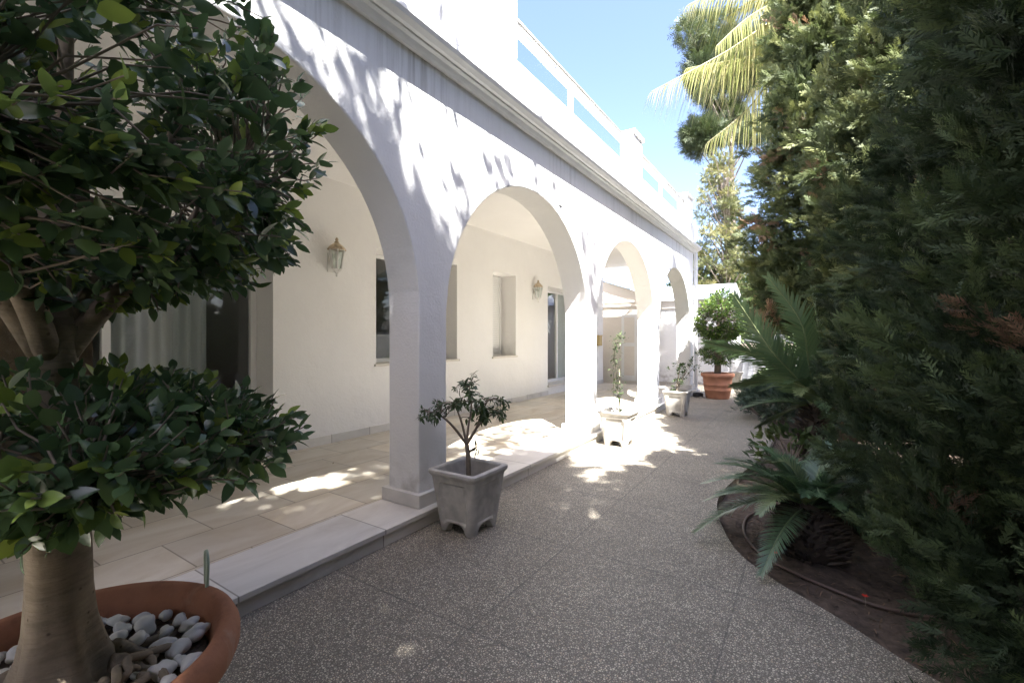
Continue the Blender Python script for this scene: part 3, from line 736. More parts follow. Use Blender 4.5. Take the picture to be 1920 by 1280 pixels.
for k in range(7):
    a = 2*PI*k/7+.3; d = np.array([math.cos(a), math.sin(a), 0])
    out = .30+.12*rnd.random(); hh = .35+.40*rnd.random()
    if k == 0: out, hh = .05, .85
    pts = [top0+d*.02+np.array([0, 0, -.03]), top0+d*out*.35+np.array([0, 0, hh*.28]), top0+d*out*.7+np.array([0, 0, hh*.55]), top0+d*out+np.array([0, 0, hh]), top0+d*out*1.25+np.array([0, 0, hh*1.15])]
    lm.tube(smooth_poly(pts, 4), np.linspace(.030, .008, 17), 10)
    for q in smooth_poly(pts, 4)[3:]: limb_pts.append(q)
for k in range(7):                           # low side limbs of the lower tier
    a = 2*PI*k/7+.8; d = np.array([math.cos(a), math.sin(a), 0]); b0 = base+np.array([0, 0, .98+.04*(k % 3)])
    pts = [b0, b0+d*.16+np.array([0, 0, .04]), b0+d*.32+np.array([0, 0, .07]), b0+d*.45+np.array([0, 0, .10])]
    lm.tube(smooth_poly(pts, 4), np.linspace(.022, .006, 13), 7)
limb_lo = [base+np.array([math.cos(2*PI*k/7+.8)*r, math.sin(2*PI*k/7+.8)*r, 1.02+.1*r]) for k in range(7) for r in (.1, .2, .3, .4)]
lm.build('limb', M['bark'], ft, merge=False)
def crown(name, par, c, n, rx, up, dn, anchors, per, length, material, rng, inner=.55, young=.2, tmpl=LEAF, twig=True, spread=.95, hole=None, tr=.006, back=.10, sag=.04):
    tips = dome_tips(rng, n, c, rx, up, dn, inner, hole); A = np.array(anchors)
    near = np.array([A[np.argmin(np.linalg.norm(A-t, axis=1)+rng.uniform(0, .15, len(A)))] for t in tips])
    d = unit(unit(tips-near)+unit((tips-np.array(c))*np.array([1, 1, .8]))*.7+np.array([0, 0, .35])+rng.normal(0, .2, tips.shape))
    if twig:
        tm = MB(); twig_net(tm, near, tips, rng, tr, tr*.35, sag); tm.build('twigs', M['twig'], par, merge=False)
    pos, dd, sc, ti = leaves_on(tips, d, rng, per, length, spread, young, back)
    upv = np.tile(np.array([[0, 0, 1.]]), (len(pos), 1))
    V, F = instances(tmpl[0], tmpl[1], pos, dd, sc, rng, upv, rng.normal(0, .75, len(pos)), rng.uniform(.8, 1.2, len(pos)))
    return np_mesh(name, V, F, material, par, np.repeat(ti, len(tmpl[0])), True)
crown('crown', ft, base+np.array([.01, 0, 1.74]), 1150, .66, .86, .31, limb_pts, 8, .066, M['ficus'], rng, .62, .28, tr=.0045)
crown('crown', ft, base+np.array([0, 0, 1.07]), 720, .58, .22, .19, limb_lo, 8, .066, M['ficus'], rng, .6, .24, hole=.12, sag=-.10, tr=.0045)

# pebbles lying in the pot
def pebble_mesh(seed):
    bm = bmesh.new(); bmesh.ops.create_icosphere(bm, subdivisions=3, radius=1); r = random.Random(seed)
    ax = Vector((r.uniform(-1, 1), r.uniform(-1, 1), r.uniform(-1, 1)))
    for v in bm.verts:
        c = v.co.copy(); k = 1+.16*math.sin(2.1*c.dot(ax)*2+seed)+.08*math.sin(5*c.x+seed)*math.cos(4*c.y); v.co = Vector((c.x*k, c.y*k*.78, c.z*k*.62))
    me = bpy.data.meshes.new('white_pebble'); bm.to_mesh(me); bm.free(); me.materials.append(M['pebble'])
    me.polygons.foreach_set('use_smooth', [True]*len(me.polygons)); return me
pms = [pebble_mesh(i) for i in range(6)]; placed = []
pr2 = random.Random(11); tries = 0
while len(placed) < 64 and tries < 6000:
    tries += 1
    a = pr2.uniform(0, 2*PI); r = math.sqrt(pr2.uniform(.17**2, .305**2)); s_ = pr2.uniform(.02, .036)
    if -.2 < a < .75 and r < .23: continue
    x, y = FC[0]+r*math.cos(a), FC[1]+r*math.sin(a)
    if any(math.hypot(x-q[0], y-q[1]) < (s_+q[2])*.86 for q in placed): continue
    placed.append((x, y, s_))
    o = bpy.data.objects.new('white_pebble', pms[len(placed) % 6]); COL.objects.link(o)
    o.location = (x, y, .435+s_*.5); o.scale = (s_, s_, s_); o.rotation_euler = (pr2.uniform(-.4, .4), pr2.uniform(-.4, .4), pr2.uniform(0, 6.3))
    tag(o, 'smooth white pebble lying in the wide terracotta pot', 'pebble', 'white pebbles around the ficus trunk')
tb = MB(); q0 = FC+np.array([-.02, .36, .41])
tb.tube(smooth_poly([q0+np.array([-.03, 0, 0]), q0+np.array([-.04, .01, .12]), q0+np.array([-.06, .02, .19]), q0+np.array([-.10, .03, .15]), q0+np.array([-.12, .05, -.41])], 6), .006, 7)
tag(tb.build('irrigation_tube', M['tube']), 'pale green irrigation tube bent over the back rim of the wide pot', 'tube')

# ------------------------------------------------------------------ small plants in the square pots
rng = np.random.default_rng(21)
ct = thing('citrus_tree', 'little dark leaved citrus tree growing in the grey concrete planter', 'tree', (P1[0], P1[1], .21))
D1 = float(FW@np.array([P1[0], P1[1], 0]))
sk1 = [(880, 888), (878, 860), (875, 833)]
st = MB(); stem = [atd(x, y, D1) for x, y in sk1]; stem[0] = np.array([P1[0], P1[1], .20]); st.tube(smooth_poly(stem, 4), np.linspace(.019, .015, 9), 10)
fork = stem[-1]; anchors = []
brs = [([(875, 833), (850, 800), (825, 778), (800, 770)], -.10), ([(875, 833), (878, 800), (884, 765), (880, 725)], .05), ([(875, 833), (895, 800), (920, 778), (940, 770)], .08),
       ([(875, 833), (868, 800), (858, 770), (850, 755)], .16), ([(875, 833), (892, 805), (905, 770), (915, 750)], -.14), ([(877, 850), (886, 842), (895, 838)], .02)]
ends = []
for pts, dz in brs:
    P = [atd(x, y, D1+dz*i/(len(pts)-1)) for i, (x, y) in enumerate(pts)]
    st.tube(smooth_poly(P, 4), np.linspace(.011, .004, 4*(len(P)-1)+1), 7); anchors += list(smooth_poly(P, 4)[5:]); ends += P[-2:]
tips = []
for (x, y, n_, sx, sy) in ((800, 773, 9, 22, 13), (825, 758, 8, 22, 12), (862, 752, 10, 24, 14), (880, 712, 7, 14, 12), (890, 738, 9, 22, 12), (915, 768, 9, 22, 14), (938, 770, 8, 18, 22), (900, 785, 6, 20, 10), (942, 745, 4, 12, 8), (893, 842, 2, 5, 5)):
    for k in range(n_): tips.append(atd(x+rng.normal(0, sx*.6), y+rng.normal(0, sy*.6), D1+rng.normal(0, .11)))
tips = np.array(tips); A = np.array(anchors)
near = np.array([A[np.argmin(np.linalg.norm(A-t, axis=1))] for t in tips])
twig_net(st, near, tips, rng, .004, .0015); st.build('trunk', M['twig'], ct, merge=False)
d = unit(unit(tips-near)+np.array([0, 0, .2])+rng.normal(0, .3, tips.shape))
pos, dd, sc, ti = leaves_on(tips, d, rng, 8, .062, 1.15, .1, .05, .5); dd[:, 2] -= .35
V, F = instances(LEAF_SLIM[0], LEAF_SLIM[1], pos, dd, sc, rng, None, rng.normal(0, .6, len(pos)))
np_mesh('leaves', V, F, M['citrus'], ct, np.repeat(ti, len(LEAF_SLIM[0])), True)

cl = thing('climbing_plant', 'thin upright climber tied to canes in the whitewashed planter', 'plant', (P2[0], P2[1], .21))
D2 = float(FW@np.array([P2[0], P2[1], 0])); st = MB()
stemp = [np.array([P2[0], P2[1], .2])]+[atd(x, y, D2) for x, y in ((1162, 760), (1158, 730), (1156, 700), (1152, 670), (1155, 640), (1166, 630))]
sp_ = smooth_poly(stemp, 5); st.tube(sp_, np.linspace(.008, .003, len(sp_)), 6)
st.tube([atd(1150, 770, D2), atd(1150, 665, D2)], .004, 5); st.tube([atd(1163, 772, D2), atd(1161, 690, D2)], .005, 5)
st.build('stem', M['twig'], cl, merge=False)
idx = rng.integers(4, len(sp_), 260); pos = sp_[idx]+rng.normal(0, .034, (260, 3)); dd = rng.normal(0, 1, (260, 3)); dd[:, 2] = dd[:, 2]*.3-.2
V, F = instances(LEAF_LOW[0], LEAF_LOW[1], pos, dd, rng.uniform(.035, .07, 260), rng)
np_mesh('leaves', V, F, M['vine'], cl, np.repeat(rng.uniform(0, .8, 260), len(LEAF_LOW[0])))

shb = thing('potted_shrub', 'loose leafy shrub growing in the planter by the downpipe', 'shrub', (P3[0], P3[1], .21))
D3 = float(FW@np.array([P3[0], P3[1], 0])); st = MB(); tips = []; near = []
b0 = np.array([P3[0], P3[1], .2])
for k in range(7):
    x, y = rng.uniform(1262, 1306), rng.uniform(668, 700); P = [b0, b0+np.array([rng.normal(0, .02), rng.normal(0, .02), .25]), atd(x, y, D3+rng.normal(0, .1))]
    sp_ = smooth_poly(P, 4); st.tube(sp_, np.linspace(.009, .003, len(sp_)), 6)
    for j in range(7): near.append(sp_[rng.integers(4, len(sp_))]); tips.append(near[-1]+rng.normal(0, .07, 3)+np.array([0, 0, .02]))
st.build('stem', M['twig'], shb, merge=False); tips = np.array(tips); near = np.array(near)
pos, dd, sc, ti = leaves_on(tips, unit(tips-near+np.array([0, 0, .05])), rng, 7, .075, 1.0, .3, .05)
V, F = instances(LEAF_LOW[0], LEAF_LOW[1], pos, dd, sc, rng); np_mesh('leaves', V, F, M['vine'], shb, np.repeat(ti, len(LEAF_LOW[0])))

# far terracotta tub with the clipped ficus
P4 = np.array([-1.72, 10.95, 0.])
tt = thing('terracotta_tub', 'tall banded terracotta tub near the downpipe', 'plant pot', tuple(P4))
m = MB(); m.lathe([(0, 0), (.235, 0), (.245, .02), (.27, .17), (.277, .175), (.279, .20), (.274, .205), (.285, .29), (.292, .295), (.294, .32), (.289, .325), (.305, .46), (.33, .475), (.345, .49), (.345, .545), (.33, .56), (.30, .56), (.29, .50)], P4, 40)
m.build('body', M['terra_far'], tt, merge=False)
m = MB(); m.lathe([(.001, .50), (.292, .50)], P4, 24); m.build('soil', M['pot_soil'], tt)
tf = thing('clipped_ficus', 'ball clipped ficus on a short trunk in the banded terracotta tub', 'tree', (P4[0], P4[1], .5))
m = MB(); c1 = P4+np.array([.05, 0, 0]); m.tube([P4+np.array([0, 0, .48]), P4+np.array([.01, 0, .9]), P4+np.array([.02, 0, 1.4]), P4+np.array([.02, 0, 1.9])], [.075, .062, .055, .03], 12); m.build('trunk', M['bark'], tf)
anc = [P4+np.array([0, 0, z]) for z in (1.2, 1.5, 1.75, 1.95)]
crown('crown', tf, P4+np.array([.06, 0, 1.62]), 1000, .56, .78, .38, anc, 9, .075, M['ficus_far'], rng, .78, .4, LEAF_LOW, True, tr=.004)
crown('crown', tf, P4+np.array([.02, 0, 1.02]), 320, .46, .24, .34, [P4+np.array([0, 0, z]) for z in (.85, 1.0, 1.15)], 8, .07, M['ficus_far'], rng, .6, .2, LEAF_LOW, True, tr=.004, hole=.3)
m = MB(); bx_ = P4+np.array([-.40, -.05, 0])
for k in range(5): m.tube([bx_+np.array([.10*math.cos(a+k), .10*math.sin(a+k), .02+.016*k]) for a in np.linspace(0, 5.2, 14)], .012, 6)
tag(m.build('garden_hose', M['black'], merge=False), 'small dark coil of hose on the ground by the downpipe', 'hose')

# ------------------------------------------------------------------ cypresses
def cypress(label, x, y, h, r, nclump, per, size, seed, material, tmpl, brown=.05, base_z=-.05, zmin=.1, droop=0.0, group='tall cypresses in the planting bed', vis=None):
    rng = np.random.default_rng(seed)
    t = thing('cypress_tree', label, 'tree', (x, y, base_z), 0, group)
    m = MB(); m.tube([(x, y, base_z), (x+.02, y, h*.3), (x, y+.03, h*.65), (x, y, h*.93)], [r*.16, r*.12, r*.07, .01], 10)
    for k in range(int(26)):
        z = rng.uniform(.15, h*.85); a = rng.uniform(0, 6.28); rr = r*.75*prof_r(z/h)
        m.tube([(x, y, z), (x+math.cos(a)*rr*.5, y+math.sin(a)*rr*.5, z+.15), (x+math.cos(a)*rr, y+math.sin(a)*rr, z+.45)], [.022, .015, .006], 5, False)
    m.build('trunk', M['darkbark'], t, merge=False)
    z = zmin+(h-zmin)*rng.uniform(0, 1, nclump)**1.12; a = rng.uniform(0, 2*PI, nclump)
    front = (np.cos(a)*x+np.sin(a)*(y-.0))/math.hypot(x, y) < .25          # the side away from the path gets fewer sprays
    keep = front | (y < 1.5) | (rng.uniform(0, 1, nclump) < .4); z, a = z[keep], a[keep]; nclump = len(z)
    pr_ = np.array([prof_r(q/h) for q in z])
    lob = 1+.13*np.sin(3*a+z*1.7+seed)+.09*np.sin(7*a-z*3.1+2*seed)
    kk = np.where(rng.uniform(0, 1, nclump) < .72, rng.uniform(.82, 1.06, nclump), rng.uniform(.35, .8, nclump))
    R = r*pr_*lob*kk
    C = np.stack([x+R*np.cos(a), y+R*np.sin(a), z], 1)
    out = np.stack([np.cos(a), np.sin(a), np.zeros(nclump)], 1)
    cd = unit(out*rng.uniform(.25, .95, (nclump, 1))+np.array([0, 0, 1.])*rng.uniform(.15-droop, 1.0-droop, (nclump, 1))+rng.normal(0, .3, (nclump, 3)))
    n = nclump*per; ci = np.repeat(np.arange(nclump), per)
    along = rng.uniform(-.9, 1.0, n); szc = rng.uniform(.7, 1.35, nclump)[ci]; L = size*rng.uniform(1.0, 2.1, nclump)[ci]
    wid = (1-np.clip(along, 0, 1)*.75)*size*.55
    pos = C[ci]+cd[ci]*(along*L)[:, None]+rng.normal(0, 1, (n, 3))*wid[:, None]*.62
    pos[:, 2] = np.maximum(pos[:, 2], base_z+.06)
    dd = unit(cd[ci]+rng.normal(0, .42, (n, 3)))
    ct_ = np.clip(rng.normal(.42, .2, nclump), 0, .8); br = rng.uniform(0, 1, nclump) < brown
    ti = ct_[ci]+rng.normal(0, .09, n)+.20*along; ti = np.clip(ti, 0, .84); bb = br[ci] & (rng.uniform(0, 1, n) < .8); ti[bb] = rng.uniform(.88, 1, bb.sum())
    V, F = instances(tmpl[0], tmpl[1], pos, dd, size*szc*rng.uniform(.6, 1.1, n), rng, None, rng.uniform(0, PI, n))
    np_mesh('crown', V, F, material, t, np.repeat(ti, len(tmpl[0])))
    return t
def prof_r(u):
    u = min(max(u, 0), 1)
    return (.72+.28*min(1, u/.15))*(1-max(0, (u-.35)/.65)**1.7*.93)
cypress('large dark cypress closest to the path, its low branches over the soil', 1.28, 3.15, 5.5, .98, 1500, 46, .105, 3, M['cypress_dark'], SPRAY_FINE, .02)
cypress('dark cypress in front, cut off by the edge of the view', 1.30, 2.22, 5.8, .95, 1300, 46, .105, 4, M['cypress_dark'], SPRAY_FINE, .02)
cypress('bushy cypress with rusty dead sprays behind the sago palms', 1.22, 5.25, 6.4, 1.0, 1300, 34, .15, 5, M['cypress'], SPRAY, .055, droop=.2, zmin=.6)
cypress('narrow cypress at the far end of the row, with pointed top', .42, 7.75, 8.3, .98, 1900, 34, .165, 6, M['cypress'], SPRAY, .05, zmin=1.5, droop=.15)
cypress('tall cypress at the back of the row beside the feather palm', 1.7, 7.9, 8.2, 1.1, 380, 20, .22, 8, M['cypress'], SPRAY, .05)
# shade trees of the same row behind the photographer; the stout one is added to shade the path
for k, (x, y, h, r) in enumerate(((1.75, .4, 9.0, .95), (1.8, -1.1, 11.2, .98), (1.75, -2.3, 5.6, .9), (1.85, -3.7, 5.2, .9), (2.0, -.35, 7.6, 1.0))):
    cypress(['tall cypress beside the photographer, shading the path', 'tallest cypress of the row, behind the photographer', 'middle cypress of the row behind the photographer', 'tall cypress at the rear end of the row behind the photographer', 'stout unseen cypress added between the two tallest ones to shade the path'][k],
            x, y, h, r, (420, 240, 320, 320, 380)[k], 18, .24, 30+k, M['cypress'], SPRAY_BROAD, .03)

# ------------------------------------------------------------------ fronds
def frond(name, par, P, nleaf, L, w, mtl, rng, ang=60, vee=25, droop=.25, tbase=0, rad=.008, taper=.45, start=.12, tintj=.25, roll=0):
    """P: polyline of the rachis; leaflets both sides"""
    Q = smooth_poly(P, 6); seg = np.r_[0, np.cumsum(np.linalg.norm(np.diff(Q, axis=0), axis=1))]; tot = seg[-1]
    ts = np.linspace(start, 1, nleaf); pos = []; dd = []; sc = []; ups = []
    for t in ts:
        s_ = t*tot; i = min(np.searchsorted(seg, s_)-1, len(Q)-2); i = max(i, 0); f = (s_-seg[i])/(seg[i+1]-seg[i]+1e-9)
        p = Q[i]+(Q[i+1]-Q[i])*f; tg = unit(Q[i+1]-Q[i])
        side = unit(np.cross(tg, np.array([0, 0, 1.]))); nrm = np.cross(side, tg)
        if roll: side, nrm = side*math.cos(roll)+nrm*math.sin(roll), nrm*math.cos(roll)-side*math.sin(roll)
        a = math.radians(ang*(1-.45*t)); ve = math.radians(vee)
        ll = L*(math.sin(PI*min(1, .12+.80*t))**.6)*(1-taper*t*t)
        for s2 in (-1, 1):
            v = tg*math.cos(a)+(side*s2*math.cos(ve)+nrm*math.sin(ve))*math.sin(a)+rng.normal(0, .05, 3)
            pos.append(p); dd.append(v); sc.append(ll*rng.uniform(.9, 1.08)); ups.append(nrm)
    pos, dd, sc, ups = map(np.array, (pos, dd, sc, ups))
    # leaflet strip that bends down by gravity
    k = 5; n = len(pos); y = unit(dd); x = unit(np.cross(y, ups)); V = []
    for i in range(k):
        t = i/(k-1); wd = w*(1-t)**.6*(.6+.4*min(1, t*5)) if i < k-1 else w*.06
        c = pos+y*(sc*t)[:, None]+np.array([0, 0, -1.])*(droop*sc*t*t)[:, None]
        V += [c-x*wd*.5, c+x*wd*.5]
    V = np.stack(V, 1).reshape(-1, 3); F = []
    tf_ = np.array([(2*i, 2*i+1, 2*i+3, 2*i+2) for i in range(k-1)])
    F = (tf_[None]+(np.arange(n)*2*k)[:, None, None]).reshape(-1, 4)
    ti = np.repeat(np.clip(tbase+rng.uniform(0, tintj, n), 0, 1), 2*k)
    # rachis tube
    m = MB(); m.tube(Q, np.linspace(rad, rad*.25, len(Q)), 5, False)
    rv = np.array(m.v); rf = np.array(m.f)+len(V)
    V = np.vstack([V, rv]); F = np.vstack([F, rf]); ti = np.r_[ti, np.full(len(rv), min(1, tbase+.55))]
    return np_mesh(name, V, F, mtl, par, ti)
def cycad(label, x, y, zc, rt_, nfr, L, seed, leaflet=.14, specs=None, w=.009):
    rng = np.random.default_rng(seed)
    t = thing('sago_palm', label, 'cycad', (x, y, -.07), 0, 'sago palms in the planting bed')
    m = MB(); m.lathe([(.01, -.08), (rt_*.75, -.08), (rt_, zc*.35), (rt_*.95, zc*.7), (rt_*.55, zc), (.01, zc+.03)], (x, y, 0), 20)
    for k in range(420):                         # old leaf bases
        a = rng.uniform(0, 6.28); z = rng.uniform(-.05, zc); r0 = rt_*.9*(1 if z < zc*.7 else 1-(z-zc*.7)/(zc*.3+1e-6)*.4)
        d = np.array([math.cos(a), math.sin(a), .55]); p = np.array([x+r0*math.cos(a), y+r0*math.sin(a), z])
        m.tube([p-d*.02, p+d*.035, p+d*rng.uniform(.05, .095)], [.013, .011, .002], 4, False)
    m.build('trunk', M['cone'], t, merge=False)
    fr = specs or []
    for k in range(nfr):
        a = 2*PI*k/nfr*2.618+rng.uniform(-.2, .2); el = rng.uniform(.25, 1.3)
        fr.append((a, el, L*rng.uniform(.8, 1.1), rng.uniform(.4, .8)))
    for (a, el, l, dr) in fr:
        d = np.array([math.cos(a)*math.cos(el), math.sin(a)*math.cos(el), math.sin(el)])
        b = np.array([x, y, zc-.02]); P = [b+d*l*s_+np.array([0, 0, -dr*l*s_*s_*.8]) for s_ in (0, .25, .5, .75, 1)]
        frond('frond', t, P, 66, leaflet, w, M['cycad'], rng, 66, 24, .18, (.85 if rng.uniform() < .07 else rng.uniform(0, .35)))
    return t
cycad('sago palm with arching fronds spilling over the path edge', .0, 3.5, .27, .16, 46, .76, 51, .15, None, .0095)
cycad('small sago palm half hidden beneath the cypress', .38, 4.15, .24, .14, 16, .75, 52, .15)
# tall cycad whose big fronds cross in front of the clipped ficus
def frond_px(tips, base):
    out = []
    for (x, y, D) in tips:
        v = atd(x, y, D)-base; out.append(v)
    return out
cb_ = atd(1530, 760, 4.5)
t3 = cycad('large sago palm with long fronds reaching towards the terracotta tub', cb_[0], cb_[1], float(cb_[2]), .115, 20, .85, 53, .20, None, .013)
rng = np.random.default_rng(54)
for (mx_, my_, tx, ty, D, ll, rl) in ((1445, 655, 1378, 556, 4.4, .34, -.95), (1425, 668, 1322, 642, 4.6, .30, -.8), (1500, 600, 1440, 520, 4.3, .30, -.9), (1450, 712, 1372, 722, 4.8, .24, -.7), (1535, 620, 1520, 540, 4.6, .28, -.8), (1480, 770, 1420, 800, 4.5, .2, -.4)):
    P = [cb_, (cb_+atd(mx_, my_, D))/2+np.array([0, 0, .03]), atd(mx_, my_, D), atd(tx, ty, D+.1)]
    frond('frond', t3, P, 85, ll, .019, M['cycad'], rng, 55, 14, .16, .5, rad=.012, roll=rl)

# low shrubs
def shrub(name, label, cat, x, y, rx, h, n, size, mtl, tmpl, seed, group=None, base=-.07):
    rng = np.random.default_rng(seed); t = thing(name, label, cat, (x, y, base), 0, group)
    m = MB()
    for k in range(10):
        a = rng.uniform(0, 6.28); r = rng.uniform(.3, .8)*rx; m.tube([(x, y, base), (x+math.cos(a)*r*.4, y+math.sin(a)*r*.4, h*.4), (x+math.cos(a)*r, y+math.sin(a)*r, h*rng.uniform(.6, .9))], [.018*h+.004, .012*h+.003, .004], 5, False)
    m.build('stem', M['twig'], t, merge=False)
    nc = max(12, n//24); v = unit(rng.normal(0, 1, (nc, 3))); v[:, 2] = np.abs(v[:, 2])*1.0-.15
    C = np.array([x, y, h*.32])+v*np.array([rx, rx, h*.66])*rng.uniform(.6, 1.05, (nc, 1)); ci = rng.integers(0, nc, n)
    pos = C[ci]+rng.normal(0, 1, (n, 3))*rx*.13; pos[:, 2] = np.maximum(pos[:, 2], base+.03)
    dd = unit(unit(v[ci])+rng.normal(0, .5, (n, 3))+np.array([0, 0, .3]))
    ti = np.clip(rng.uniform(0, 1, nc)[ci]*.7+rng.uniform(0, .3, n), 0, 1)
    V, F = instances(tmpl[0], tmpl[1], pos, dd, size*rng.uniform(.7, 1.2, n), rng, None, rng.normal(0, .7, n))
    np_mesh('foliage', V, F, mtl, t, np.repeat(ti, len(tmpl[0]))); return t
shrub('juniper_shrub', 'low spreading juniper at the bend of the path', 'shrub', -.40, 8.75, .62, .55, 1500, .16, M['juniper'], SPRAY, 61)
shrub('juniper_shrub', 'second low juniper behind the one at the bend', 'shrub', -.55, 9.9, .55, .60, 1100, .16, M['juniper'], SPRAY, 62)
for k, (x, y, rx, h, lb) in enumerate(((-.25, 12.6, .75, 1.5, 'rounded leafy shrub in front of the low end wall'), (.9, 12.0, .9, 2.2, 'tall leafy shrub behind the narrow cypress'), (-.75, 13.6, .4, .7, 'small leafy shrub beside the grey gate post'), (.3, 10.2, .7, 1.3, 'leafy shrub between the junipers and the end wall'))):
    shrub('leafy_shrub', lb, 'shrub', x, y, rx, h, 1500, .10, M['bush'], LEAF_LOW, 170+k, 'leafy shrubs near the end wall')
shrub('leafy_shrub', 'small broad leaved shrub between the sago palms', 'shrub', -.15, 5.2, .36, .45, 420, .10, M['bush'], LEAF_LOW, 63)

# feather palm, pine, sparse conifer and background trees
rng = np.random.default_rng(71)
PC = np.array([.45, 11.4, 8.1])
pt = thing('feather_palm', 'tall feather palm with drooping yellow green fronds above the cypresses', 'palm tree', (PC[0]+.25, PC[1], -.07))
m = MB(); m.tube([(PC[0]+.25, PC[1], -.07), (PC[0]+.2, PC[1], 3), (PC[0]+.05, PC[1], 6), (PC[0], PC[1], 8.05)], [.22, .17, .15, .14], 14); m.build('trunk', M['twig'], pt)
for k in range(16):
    a = 2*PI*k/16+rng.uniform(-.12, .12); el = rng.uniform(-.1, 1.1); L = rng.uniform(2.5, 3.1)
    d = np.array([math.cos(a)*math.cos(el), math.sin(a)*math.cos(el), math.sin(el)])
    P = [PC+d*L*s_+np.array([0, 0, -L*.62*s_*s_]) for s_ in (0, .25, .5, .75, 1)]
    frond('frond', pt, P, 64, .85, .030, M['palm'], rng, 70, 0, 1.1, rng.uniform(0, .5), rad=.03, taper=.5, tintj=.45)
for (mx_, my_, tx, ty, D) in ((1360, 98, 1222, 172, 9.3), (1410, 196, 1326, 268, 9.2), (1380, -30, 1290, 10, 9.5), (1400, -60, 1310, -40, 9.8), (1450, 110, 1400, 185, 9.0), (1460, -20, 1420, 60, 8.8), (1440, 95, 1290, 128, 9.6)):
    P = [PC, (PC+atd(mx_, my_, D))/2+np.array([0, 0, .25]), atd(mx_, my_, D), atd(tx, ty, D)]
    frond('frond', pt, P, 70, 1.0, .030, M['palm'], rng, 66, 0, 1.35, .3, rad=.03, taper=.5, tintj=.65)

def clump_tree(name, label, x, y, h, clumps, n, size, mtl, tmpl, seed, trunk_r, group=None, limbs=True, spread=1.0):
    """clumps: list of (centre, radius xyz)"""
    rng = np.random.default_rng(seed); t = thing(name, label, 'tree', (x, y, -.07), 0, group)
    m = MB(); m.tube([(x, y, -.07), (x+.1, y, h*.35), (x-.05, y+.05, h*.7), (x, y, h*.95)], [trunk_r, trunk_r*.8, trunk_r*.5, trunk_r*.12], 10)
    for (c, r) in (clumps if limbs is True else clumps[::limbs]):
        z0 = min(c[2]*.8, h*.9); p0 = np.array([x, y, z0]); c = np.array(c)
        m.tube([p0, (p0+c)/2+np.array([0, 0, -.1]), c], [trunk_r*.3, trunk_r*.2, trunk_r*.08], 5, False)
    m.build('trunk', M['twig'], t, merge=False)
    vol = np.array([r[0]*r[1]*r[2] for c, r in clumps])**.67; cnt = (n*vol/vol.sum()).astype(int)
    pos = []; dd = []; ti = []
    for (c, r), k in zip(clumps, cnt):
        v = unit(rng.normal(0, 1, (k, 3))); q = rng.uniform(.35, 1, (k, 1))**.5
        pos.append(np.array(c)+v*q*np.array(r)*(1+.2*np.sin(v[:, :1]*7+v[:, 2:]*5))); dd.append(v+np.array([0, 0, .35])+rng.normal(0, .5, (k, 3)))
        ti.append(np.clip(rng.uniform(.0, .6)+rng.uniform(0, .4, k), 0, 1))
    pos, dd, ti = np.vstack(pos), np.vstack(dd), np.concatenate(ti)
    V, F = instances(tmpl[0], tmpl[1], pos, dd, size*rng.uniform(.7, 1.2, len(pos)), rng, None, rng.uniform(0, PI, len(pos)))
    np_mesh('crown', V, F, mtl, t, np.repeat(ti, len(tmpl[0]))); return t
def px_clumps(lst, D, rng, dep=1.0, sub=1):
    out = []
    for (x, y, rx, ry) in lst:
        for k in range(sub):
            c = atd(x+rng.normal(0, rx*.45) if sub > 1 else x, y+rng.normal(0, ry*.45) if sub > 1 else y, D+rng.normal(0, dep)); s_ = D/853
            f = 1 if sub == 1 else .55
            out.append((c, (rx*s_*f, rx*s_*f*1.1, ry*s_*f)))
    return out
rng = np.random.default_rng(81)
b = atd(1372, 632, 21)
clump_tree('pine_tree', 'round headed dark pine rising behind the feather palm', b[0], b[1], 15.5, px_clumps([(1300, 235, 50, 38), (1345, 215, 50, 40), (1330, 262, 42, 25), (1318, 130, 38, 50), (1360, 100, 45, 60), (1400, 150, 45, 60), (1330, 60, 35, 40), (1390, 240, 40, 30)], 21, rng, .8, 3), 9000, .42, M['pine'], NEEDLES, 82, .16)
b = atd(1362, 632, 16.5)
cl_ = []
for k in range(120):
    t = rng.uniform(0, 1)**.8; y = 288+t*280; w_ = 16+t*60; cl_.append((1350+rng.uniform(-w_, w_), y+rng.normal(0, 4), 9+6*t, 5+2.5*t))
clump_tree('conifer_tree', 'open yellowish conifer with bare branches showing, beyond the outbuilding', b[0], b[1], 8.0, px_clumps(cl_, 16.5, rng, .6), 10000, .17, M['cedar'], SPRAY, 83, .10)
rg = np.random.default_rng(140); cs = []
while len(cs) < 95:
    v = unit(rg.normal(0, 1, 3)); c = np.array([.7, -2.0, 8.35])+v*np.array([1.45, 1.9, .9])*rg.uniform(.3, 1.05)
    if all(np.linalg.norm(np.cross(c-np.array(q), np.array(sdir))) > .42 for q in ((-3.35, 2.55, .115), (-3.5, 2.2, .115))):  # crown opened here to let sun onto the porch floor
        cs.append((c, (.36, .36, .24)))
for k in range(9):                           # loose unseen clumps added to dapple the second pillar
    cs.append((np.array([1.15, 2.55, 8.7])+rg.normal(0, 1, 3)*np.array([.35, .42, .5]), (.17, .17, .12)))
for k in range(26):  # small unseen clumps added to dapple the facade
    cs.append((np.array([.35, .75, 8.05])+rg.normal(0, 1, 3)*np.array([.40, .55, .28]), (.14, .14, .10)))
for c0, m_ in ((np.array([1.65, -2.4, 8.15]), 16), (np.array([2.7, -1.75, 8.2]), 16), (np.array([2.1, -1.3, 8.0]), 8)):  # denser unseen clumps added to shade the ficus and near path
    for k in range(m_): cs.append((c0+rg.normal(0, 1, 3)*np.array([.42, .42, .22]), (.34, .34, .2)))
